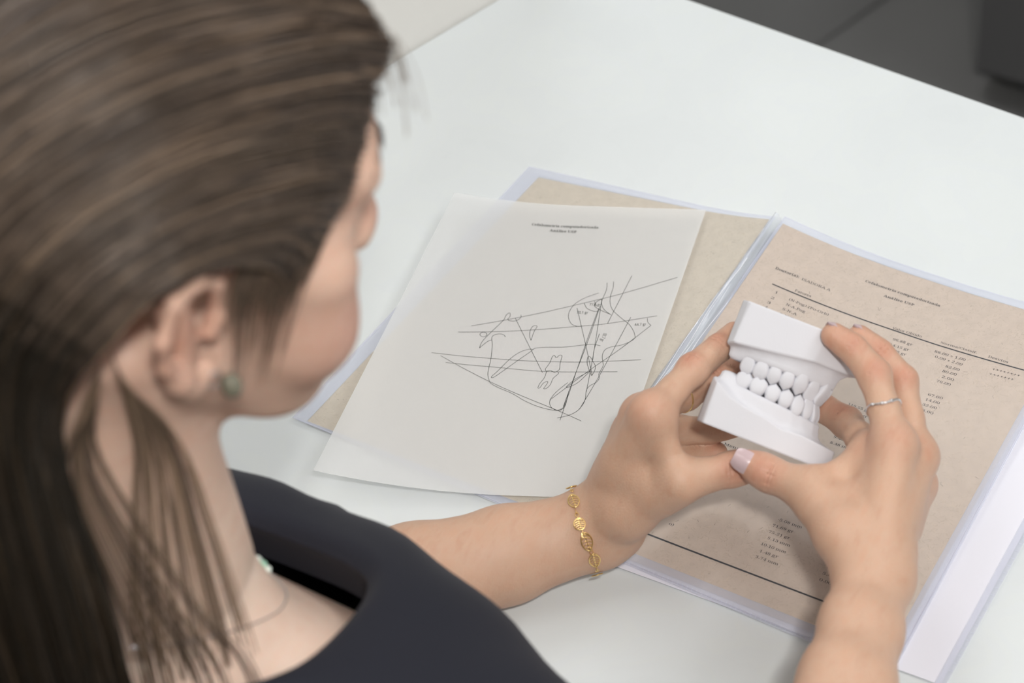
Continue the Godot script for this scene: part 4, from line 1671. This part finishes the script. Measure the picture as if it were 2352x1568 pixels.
func hair() -> void:
	var root := Node3D.new()
	root.name = "hair"
	person.add_child(root)
	for side in [1.0, -1.0]:
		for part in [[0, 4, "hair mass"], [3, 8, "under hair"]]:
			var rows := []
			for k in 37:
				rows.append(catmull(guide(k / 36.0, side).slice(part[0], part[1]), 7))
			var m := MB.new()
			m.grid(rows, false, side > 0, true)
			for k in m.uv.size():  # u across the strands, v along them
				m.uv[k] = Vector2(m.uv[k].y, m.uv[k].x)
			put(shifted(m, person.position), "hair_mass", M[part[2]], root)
		var st := MB.new()
		var count := 1500 if side > 0 else 500
		for k in count:
			var s := pow(rng.randf(), 0.9)
			var lift := rng.randf_range(0.0002, 0.0040)
			var wander := rng.randf_range(-0.05, 0.05)
			var pts := guide(clampf(s, 0.0, 1.0), side)
			var more := guide(clampf(s + wander, 0.0, 1.0), side)
			var mid := hd(0, 0.03, -0.01)
			for q in pts.size():
				var p: Vector3 = pts[q].lerp(more[q], q / 7.0)
				var away := (p - mid).normalized()
				if q > 4:
					away = Vector3(side * 0.6, 0, 0.8)
				pts[q] = p + away * lift + Vector3(rng.randf_range(-1, 1), rng.randf_range(-1, 1), rng.randf_range(-1, 1)) * (0.0015 if q < 5 else 0.007)
			var from := 0
			if rng.randf() < 0.15:
				from = 1
			var path := catmull(pts.slice(from), 4)
			var tint := rng.randf()
			var col := Color(0.105, 0.076, 0.057)
			if tint < 0.35:
				col = Color(0.058, 0.042, 0.032)
			elif tint > 0.90:
				col = Color(0.270, 0.190, 0.130)
			elif tint > 0.70:
				col = Color(0.170, 0.124, 0.092)
			var turn := (3 - from) * 4 + rng.randi_range(0, 1)
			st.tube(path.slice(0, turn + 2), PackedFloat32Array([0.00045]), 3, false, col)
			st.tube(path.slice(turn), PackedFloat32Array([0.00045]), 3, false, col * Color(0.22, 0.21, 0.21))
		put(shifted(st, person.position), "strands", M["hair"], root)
	# loose strands in front of the ear, on the cheek, and falling over the neck and collar
	var loose := MB.new()
	for k in 170:  # sideburn hair swept down the temple
		var t := rng.randf()
		var a := hd(0.075 + 0.004 * t, 0.050 - 0.012 * t, 0.055 - 0.04 * t)
		var b := hd(0.0790 - 0.001 * t, 0.012 + 0.012 * rng.randf(), 0.042 - 0.034 * t)
		var far := rng.randf()
		var c := hd(0.0775, 0.008 - 0.052 * far * far, 0.031 - 0.024 * t + 0.006 * far)
		var j := Vector3(rng.randf_range(-1, 1), rng.randf_range(-1, 1), rng.randf_range(-1, 1)) * 0.002
		loose.tube(catmull([a, b + j, c + j], 5), PackedFloat32Array([0.0004, 0.0004, 0.0004, 0.0004, 0.0004, 0.0003, 0.0003, 0.0002, 0.0002, 0.0001]), 3, false, Color(0.075, 0.055, 0.042).lerp(Color(0.17, 0.12, 0.085), rng.randf()))
	for k in 60:  # thin locks over the side of the neck and the collar
		var t := rng.randf()
		var lock_t := (floorf(t * 7.0) + 0.8 * rng.randf()) / 7.0
		var a := hd(0.084, 0.000 - 0.03 * rng.randf(), -0.050)
		var b := hd(0.076 - 0.006 * lock_t, -0.070, -0.062 + 0.024 * lock_t)
		var c := Vector3(0.022 - 0.050 * (1.0 - lock_t), 0.345, 0.660 - 0.030 * lock_t)
		var d := Vector3(0.030 - 0.064 * (1.0 - lock_t), 0.285, 0.668 - 0.052 * lock_t)
		var e := Vector3(0.036 - 0.085 * (1.0 - lock_t), 0.180, 0.685 - 0.070 * lock_t)
		var j := Vector3(rng.randf_range(-1, 1), 0, rng.randf_range(-1, 1)) * 0.0022
		loose.tube(catmull([a, b + j * 0.5, c + j, d + j * 1.4, e + j * 2.0], 5), PackedFloat32Array([0.00032]), 3, false, Color(0.06, 0.044, 0.034).lerp(Color(0.30, 0.205, 0.135), pow(rng.randf(), 1.6)))
	for k in 85:  # fine locks lying down the side of the neck to the collar
		var lock := pow(rng.randf(), 1.3)
		lock = (floorf(lock * 8.0) + rng.randf()) / 8.0
		var off := Vector3(0.8, 0.0, 0.6) * rng.randf_range(0.0015, 0.0060)
		var j := Vector3(rng.randf_range(-1, 1), 0, rng.randf_range(-1, 1)) * 0.0018
		var a := hd(0.081, 0.004 - 0.02 * lock, -0.046 + 0.006 * lock)
		var b := Vector3(-0.0114, 0.4274, 0.6130).lerp(Vector3(-0.0040, 0.4100, 0.5930), lock) + off
		var c := Vector3(-0.0126, 0.3822, 0.6267).lerp(Vector3(0.0015, 0.3500, 0.5920), lock) + off + j
		var d := Vector3(-0.0145, 0.3337, 0.6406).lerp(Vector3(0.0087, 0.2920, 0.5950), lock) + off + j * 1.5
		var e := Vector3(-0.0100, 0.2700, 0.6520).lerp(Vector3(0.0250, 0.2600, 0.6080), lock) + off + j * 2.0
		var g := Vector3(0.0150, 0.2200, 0.6720).lerp(Vector3(0.0560, 0.2300, 0.6250), lock) + off * 1.5 + j * 2.0
		loose.tube(catmull([a, b, c, d, e, g], 5), PackedFloat32Array([0.00028]), 3, false, Color(0.07, 0.050, 0.038).lerp(Color(0.40, 0.275, 0.185), rng.randf()))
	for k in 16:  # a few wisps over the brow
		var a := hd(0.03 + 0.03 * rng.randf(), 0.112, 0.080)
		var b := a + head_basis.z * rng.randf_range(0.004, 0.014) + head_basis.y * -0.02
		var c := b - head_basis.y * rng.randf_range(0.005, 0.03) + head_basis.x * 0.012
		loose.tube(catmull([a, b, c], 5), PackedFloat32Array([0.0002]), 3, false, Color(0.20, 0.15, 0.11))
	put(shifted(loose, person.position), "loose_strands", M["hair"], root)


func smooth_ring(ctrl: Array, per := 6) -> PackedVector3Array:
	var out := PackedVector3Array()
	var m := ctrl.size()
	for k in m:
		var p0: Vector3 = ctrl[(k + m - 1) % m]
		var p1: Vector3 = ctrl[k]
		var p2: Vector3 = ctrl[(k + 1) % m]
		var p3: Vector3 = ctrl[(k + 2) % m]
		for s in per:
			var t := float(s) / per
			out.append(0.5 * (2 * p1 + (p2 - p0) * t + (2 * p0 - 5 * p1 + 4 * p2 - p3) * t * t + (3 * p1 - p0 - 3 * p2 + p3) * t * t * t))
	return out


func top_garment() -> void:
	# rings from the gaping neckline down; each starts in front and runs over her right shoulder and round the back
	var rings := [
		[Vector3(-0.035, 0.222, 0.512), Vector3(0.010, 0.236, 0.520), Vector3(0.031, 0.246, 0.534), Vector3(0.040, 0.262, 0.570), Vector3(0.040, 0.283, 0.612), Vector3(0.010, 0.296, 0.652), Vector3(-0.040, 0.296, 0.664), Vector3(-0.095, 0.290, 0.645), Vector3(-0.118, 0.268, 0.600), Vector3(-0.115, 0.245, 0.560), Vector3(-0.098, 0.228, 0.525), Vector3(-0.070, 0.221, 0.514)],
		[Vector3(-0.035, 0.226, 0.500), Vector3(0.016, 0.240, 0.508), Vector3(0.042, 0.250, 0.526), Vector3(0.052, 0.266, 0.568), Vector3(0.052, 0.284, 0.614), Vector3(0.015, 0.296, 0.660), Vector3(-0.040, 0.296, 0.674), Vector3(-0.100, 0.290, 0.655), Vector3(-0.130, 0.268, 0.605), Vector3(-0.128, 0.246, 0.556), Vector3(-0.108, 0.230, 0.514), Vector3(-0.072, 0.225, 0.502)],
		[Vector3(-0.035, 0.205, 0.472), Vector3(0.025, 0.218, 0.484), Vector3(0.075, 0.228, 0.512), Vector3(0.105, 0.246, 0.560), Vector3(0.110, 0.252, 0.615), Vector3(0.030, 0.262, 0.680), Vector3(-0.040, 0.264, 0.695), Vector3(-0.115, 0.258, 0.675), Vector3(-0.180, 0.240, 0.605), Vector3(-0.170, 0.226, 0.540), Vector3(-0.125, 0.212, 0.488), Vector3(-0.080, 0.205, 0.474)],
		[Vector3(-0.035, 0.160, 0.452), Vector3(0.035, 0.170, 0.466), Vector3(0.110, 0.192, 0.500), Vector3(0.165, 0.215, 0.545), Vector3(0.170, 0.205, 0.625), Vector3(0.060, 0.200, 0.705), Vector3(-0.040, 0.200, 0.720), Vector3(-0.130, 0.200, 0.700), Vector3(-0.245, 0.195, 0.610), Vector3(-0.225, 0.190, 0.525), Vector3(-0.150, 0.168, 0.466), Vector3(-0.090, 0.158, 0.453)],
		[Vector3(-0.035, 0.090, 0.462), Vector3(0.045, 0.098, 0.470), Vector3(0.120, 0.130, 0.500), Vector3(0.182, 0.140, 0.545), Vector3(0.180, 0.120, 0.630), Vector3(0.080, 0.100, 0.710), Vector3(-0.040, 0.100, 0.725), Vector3(-0.150, 0.100, 0.705), Vector3(-0.262, 0.110, 0.615), Vector3(-0.240, 0.120, 0.520), Vector3(-0.160, 0.095, 0.470), Vector3(-0.095, 0.088, 0.463)],
		[Vector3(-0.035, 0.000, 0.494), Vector3(0.045, 0.000, 0.496), Vector3(0.100, 0.010, 0.520), Vector3(0.130, 0.020, 0.565), Vector3(0.125, 0.000, 0.640), Vector3(0.060, 0.000, 0.700), Vector3(-0.040, 0.000, 0.715), Vector3(-0.140, 0.000, 0.700), Vector3(-0.205, 0.000, 0.630), Vector3(-0.200, 0.010, 0.560), Vector3(-0.150, 0.000, 0.510), Vector3(-0.095, 0.000, 0.496)],
		[Vector3(-0.035, -0.280, 0.510), Vector3(0.055, -0.280, 0.515), Vector3(0.115, -0.280, 0.540), Vector3(0.140, -0.280, 0.600), Vector3(0.130, -0.280, 0.660), Vector3(0.070, -0.280, 0.720), Vector3(-0.040, -0.280, 0.735), Vector3(-0.150, -0.280, 0.715), Vector3(-0.215, -0.280, 0.650), Vector3(-0.210, -0.280, 0.580), Vector3(-0.160, -0.280, 0.530), Vector3(-0.100, -0.280, 0.512)],
	]
	var ctrl := []
	for r in rings:
		ctrl.append(smooth_ring(r))
	var cols: int = ctrl[0].size()
	var rows := []
	for l in range((ctrl.size() - 1) * 6 + 1):
		rows.append(PackedVector3Array())
	for k in cols:
		var line := []
		for r in ctrl:
			line.append(r[k])
		var path := catmull(line, 6)
		for l in path.size():
			var p := path[l]
			var fold := 0.0016 * sin(k * 0.9 + l * 0.35) * smoothstep(4.0, 16.0, l)  # soft folds of the jersey
			rows[l].append(p + (p - Vector3(-0.035, p.y, 0.59)).normalized() * fold)
	# the turned-in hem of the neckline
	var hem := []
	for d in [Vector3(0, -0.030, 0), Vector3(0, -0.012, 0), Vector3(0, -0.002, 0)]:
		var row := PackedVector3Array()
		for p in rows[0]:
			row.append(p + d + (p - Vector3(-0.035, p.y, 0.59)).normalized() * (0.003 if d.y < -0.005 else 0.0005))
		hem.append(row)
	var m := MB.new()
	m.grid(hem + rows, true, false)
	# sleeves
	for arm in [[Vector3(0.120, 0.195, 0.590), Vector3(0.185, 0.165, 0.555), Vector3(0.222, 0.140, 0.520), 0.056], [Vector3(-0.190, 0.190, 0.575), Vector3(-0.205, 0.130, 0.545), Vector3(-0.170, 0.085, 0.515), 0.054]]:
		m.tube(catmull([arm[0], arm[1], arm[2]], 5), PackedFloat32Array([arm[3], arm[3] * 0.97, arm[3] * 0.94, arm[3] * 0.92, arm[3] * 0.9, arm[3] * 0.88, arm[3] * 0.86, arm[3] * 0.85, arm[3] * 0.84, arm[3] * 0.83, arm[3] * 0.82]), 24)
	put(shifted(m, person.position), "top", M["navy jersey"], person)


# ---------------------------------------------------------------- jewellery
func circle_path(at: Vector3, x: Vector3, y: Vector3, n := 24) -> PackedVector3Array:
	var out := PackedVector3Array()
	for k in n:
		out.append(at + x * cos(TAU * k / n) + y * sin(TAU * k / n))
	return out


func jewellery() -> void:
	# silver ring on the right hand
	var a: Vector3 = RIGHT_HAND.mM.lerp(RIGHT_HAND.mP, 0.53)
	var ax: Vector3 = (RIGHT_HAND.mP - RIGHT_HAND.mM).normalized()
	var x := ax.cross(Vector3(0.39, 0.74, 0.55)).normalized()
	var y := x.cross(ax)
	var o := thing("finger_ring", a, "thin twisted silver ring on the right hand finger", "ring")
	var m := MB.new()
	var path := PackedVector3Array()
	for k in 48:
		var t := TAU * k / 48
		path.append((x * cos(t) + y * sin(t)) * 0.0099 + ax * 0.0009 * sin(t * 3.0))
	m.tube(path, PackedFloat32Array([0.00085]), 8, true)
	put(m, "band", M["silver"], o)
	for t in [1.2, 1.75, 2.3]:
		m = MB.new()
		var c: Vector3 = (x * cos(t) + y * sin(t)) * 0.0103 + ax * 0.0009 * sin(t * 3.0)
		m.tube(PackedVector3Array([c - x * 0.0016, c - x * 0.0008, c, c + x * 0.0008, c + x * 0.0016]), PackedFloat32Array([0.0002, 0.0010, 0.0013, 0.0010, 0.0002]), 8)
		put(m, "bead", M["silver"], o)
	# slim gold ring on the left hand
	a = LEFT_HAND.mM.lerp(LEFT_HAND.mP, 0.86)
	ax = (LEFT_HAND.mP - LEFT_HAND.mM).normalized()
	x = ax.cross(Vector3(0.39, 0.74, 0.55)).normalized()
	y = x.cross(ax)
	m = MB.new()
	m.tube(circle_path(Vector3.ZERO, x * 0.0096, y * 0.0096, 32), PackedFloat32Array([0.0007]), 8, true)
	var g := put(m, "finger_ring", M["gold"])
	g.position = a
	tag(g, "slim gold ring on the left hand, mostly hidden behind the cast", "ring")
	# gold bracelet of openwork leaves round the left wrist
	var w: Vector3 = LEFT_HAND.wrist.lerp(Vector3(-0.0133, 0.0345, 0.3545), 0.16)
	ax = (LEFT_HAND.wrist - Vector3(-0.0133, 0.0345, 0.3545)).normalized()
	var view := Vector3(0.387, 0.739, 0.551)
	x = ax.cross(view).normalized()  # along the width of the wrist as it shows
	y = x.cross(ax)
	if y.dot(view) < 0:
		y = -y
	o = thing("bracelet", w, "gold chain bracelet of openwork leaves round the left wrist", "bracelet")
	var rx := 0.0262
	var ry := 0.0196
	var n := 10
	var every := PackedInt32Array(range(left_arm.a.size()))
	var touch := func(from: Vector3, dir: Vector3) -> Vector3:  # the skin in direction DIR
		var q := from
		for step in 60:
			var d := left_arm.at(w + q, every, PackedInt32Array())
			if d > 0.0010:
				break
			q += dir * maxf(0.0004, 0.0012 - d)
		return q
	for k in n:
		var t := TAU * (k + 0.12) / n
		var c := x * cos(t) * rx + y * sin(t) * ry
		var tang := (-x * sin(t) * rx + y * cos(t) * ry).normalized()
		var nrm := (x * cos(t) / rx + y * sin(t) / ry).normalized()
		c = touch.call(nrm * 0.012 + ax * 0.0015 * sin(t * 2.0 + 0.6), nrm)
		var side := nrm.cross(tang)
		var round_one := k % 3 == 0
		var hl := 0.0036 if round_one else 0.0058
		var hw := 0.0034 if round_one else 0.0033
		m = MB.new()
		var rim := PackedVector3Array()
		for q in 28:
			var u := TAU * q / 28
			var wv := hw * sin(u) * (1.0 if round_one else (0.55 + 0.45 * absf(sin(u))))
			rim.append(c + tang * hl * cos(u) + side * wv)
		m.tube(rim, PackedFloat32Array([0.00042]), 6, true)
		for v in 5:
			var f := lerpf(-0.7, 0.7, v / 4.0)
			var half := hw * sqrt(1.0 - f * f) * (1.0 if round_one else 0.85)
			m.tube(catmull([c + tang * hl * (f - 0.18) - side * half * 0.95, c + tang * hl * (f + 0.12) + nrm * 0.0003, c + tang * hl * (f - 0.05) + side * half * 0.95], 4), PackedFloat32Array([0.00028]), 5)
		m.tube(PackedVector3Array([c - tang * hl * 0.95, c + nrm * 0.0004, c + tang * hl * 0.95]), PackedFloat32Array([0.0003]), 5)
		put(m, "leaf_link", M["gold"], o)
		var t2 := TAU * (k + 0.62) / n
		var c2 := x * cos(t2) * rx + y * sin(t2) * ry
		var tang2 := (-x * sin(t2) * rx + y * cos(t2) * ry).normalized()
		var nrm2 := (x * cos(t2) / rx + y * sin(t2) / ry).normalized()
		c2 = touch.call(nrm2 * 0.012 + ax * 0.0015 * sin(t2 * 2.0 + 0.6), nrm2)
		var s2 := nrm2.cross(tang2)
		for q in [-1.0, 1.0]:
			m = MB.new()
			var d: Vector3 = nrm2 if q > 0 else s2
			m.tube(circle_path(c2 + tang2 * q * 0.0011, tang2 * 0.0017, d * 0.0010, 14), PackedFloat32Array([0.0003]), 5, true)
			put(m, "chain_link", M["gold"], o)
	# necklace
	o = thing("necklace", Vector3(-0.02, 0.25, 0.545), "fine chain necklace with a small green stone pendant at the collarbone", "necklace")
	m = MB.new()
	var all_n := PackedInt32Array(range(neck_flesh.a.size()))
	var all_t := PackedInt32Array(range(trunk_flesh.a.size()))
	var lie := func(p: Vector3, off: float) -> Vector3:  # moved out or in along the chest until it lies on the skin
		var dir := (p - Vector3(-0.045, p.y - 0.04, 0.605)).normalized()
		for step in 40:
			var d := minf(neck_flesh.at(p, all_n, PackedInt32Array()), trunk_flesh.at(p, all_t, PackedInt32Array())) - off
			if absf(d) < 0.0002:
				break
			p -= dir * d * 0.8
		return p
	var laid := []
	for p in [Vector3(-0.095, 0.300, 0.600), Vector3(-0.080, 0.275, 0.560), Vector3(-0.055, 0.258, 0.537), Vector3(-0.028, 0.252, 0.536), Vector3(-0.004, 0.255, 0.548), Vector3(0.010, 0.268, 0.575), Vector3(0.006, 0.290, 0.610), Vector3(-0.015, 0.312, 0.650)]:
		laid.append(p)
	var chain := catmull(laid, 10)
	for k in chain.size():
		chain[k] = lie.call(chain[k], 0.0006)
	m.tube(chain, PackedFloat32Array([0.00045]), 5)
	put(shifted(m, o.position), "chain", M["silver"], o)
	for k in 5:
		var sp := SphereMesh.new()
		var r := [0.0022, 0.0030, 0.0034, 0.0030, 0.0022][k] as float
		sp.radius = r
		sp.height = r * 1.6
		sp.radial_segments = 8
		sp.rings = 4
		var s := put(sp, "stone", M["green stone"] if k % 2 else M["pale stone"], o)
		s.position = lie.call(Vector3(-0.034 + k * 0.0046, 0.2530, 0.5360 + 0.0008 * k), 0.0012) - o.position
	# earring
	o = thing("earring", hd(0.0800, -0.026, 0.003), "dangling grey green earring on the right ear", "earring")
	m = MB.new()
	m.tube(circle_path(Vector3(0, -0.003, 0), head_basis.y * 0.004, head_basis.z * 0.003, 16), PackedFloat32Array([0.0005]), 6, true)
	put(m, "hook", M["silver"], o)
	var sp2 := SphereMesh.new()
	sp2.radius = 0.0048
	sp2.height = 0.013
	sp2.radial_segments = 12
	sp2.rings = 6
	var stone := put(sp2, "stone", mat("grey green stone", Color(0.47, 0.46, 0.40), 0.25), o)
	stone.position = Vector3(0.0012, -0.008, 0.0) + head_basis.z * 0.006
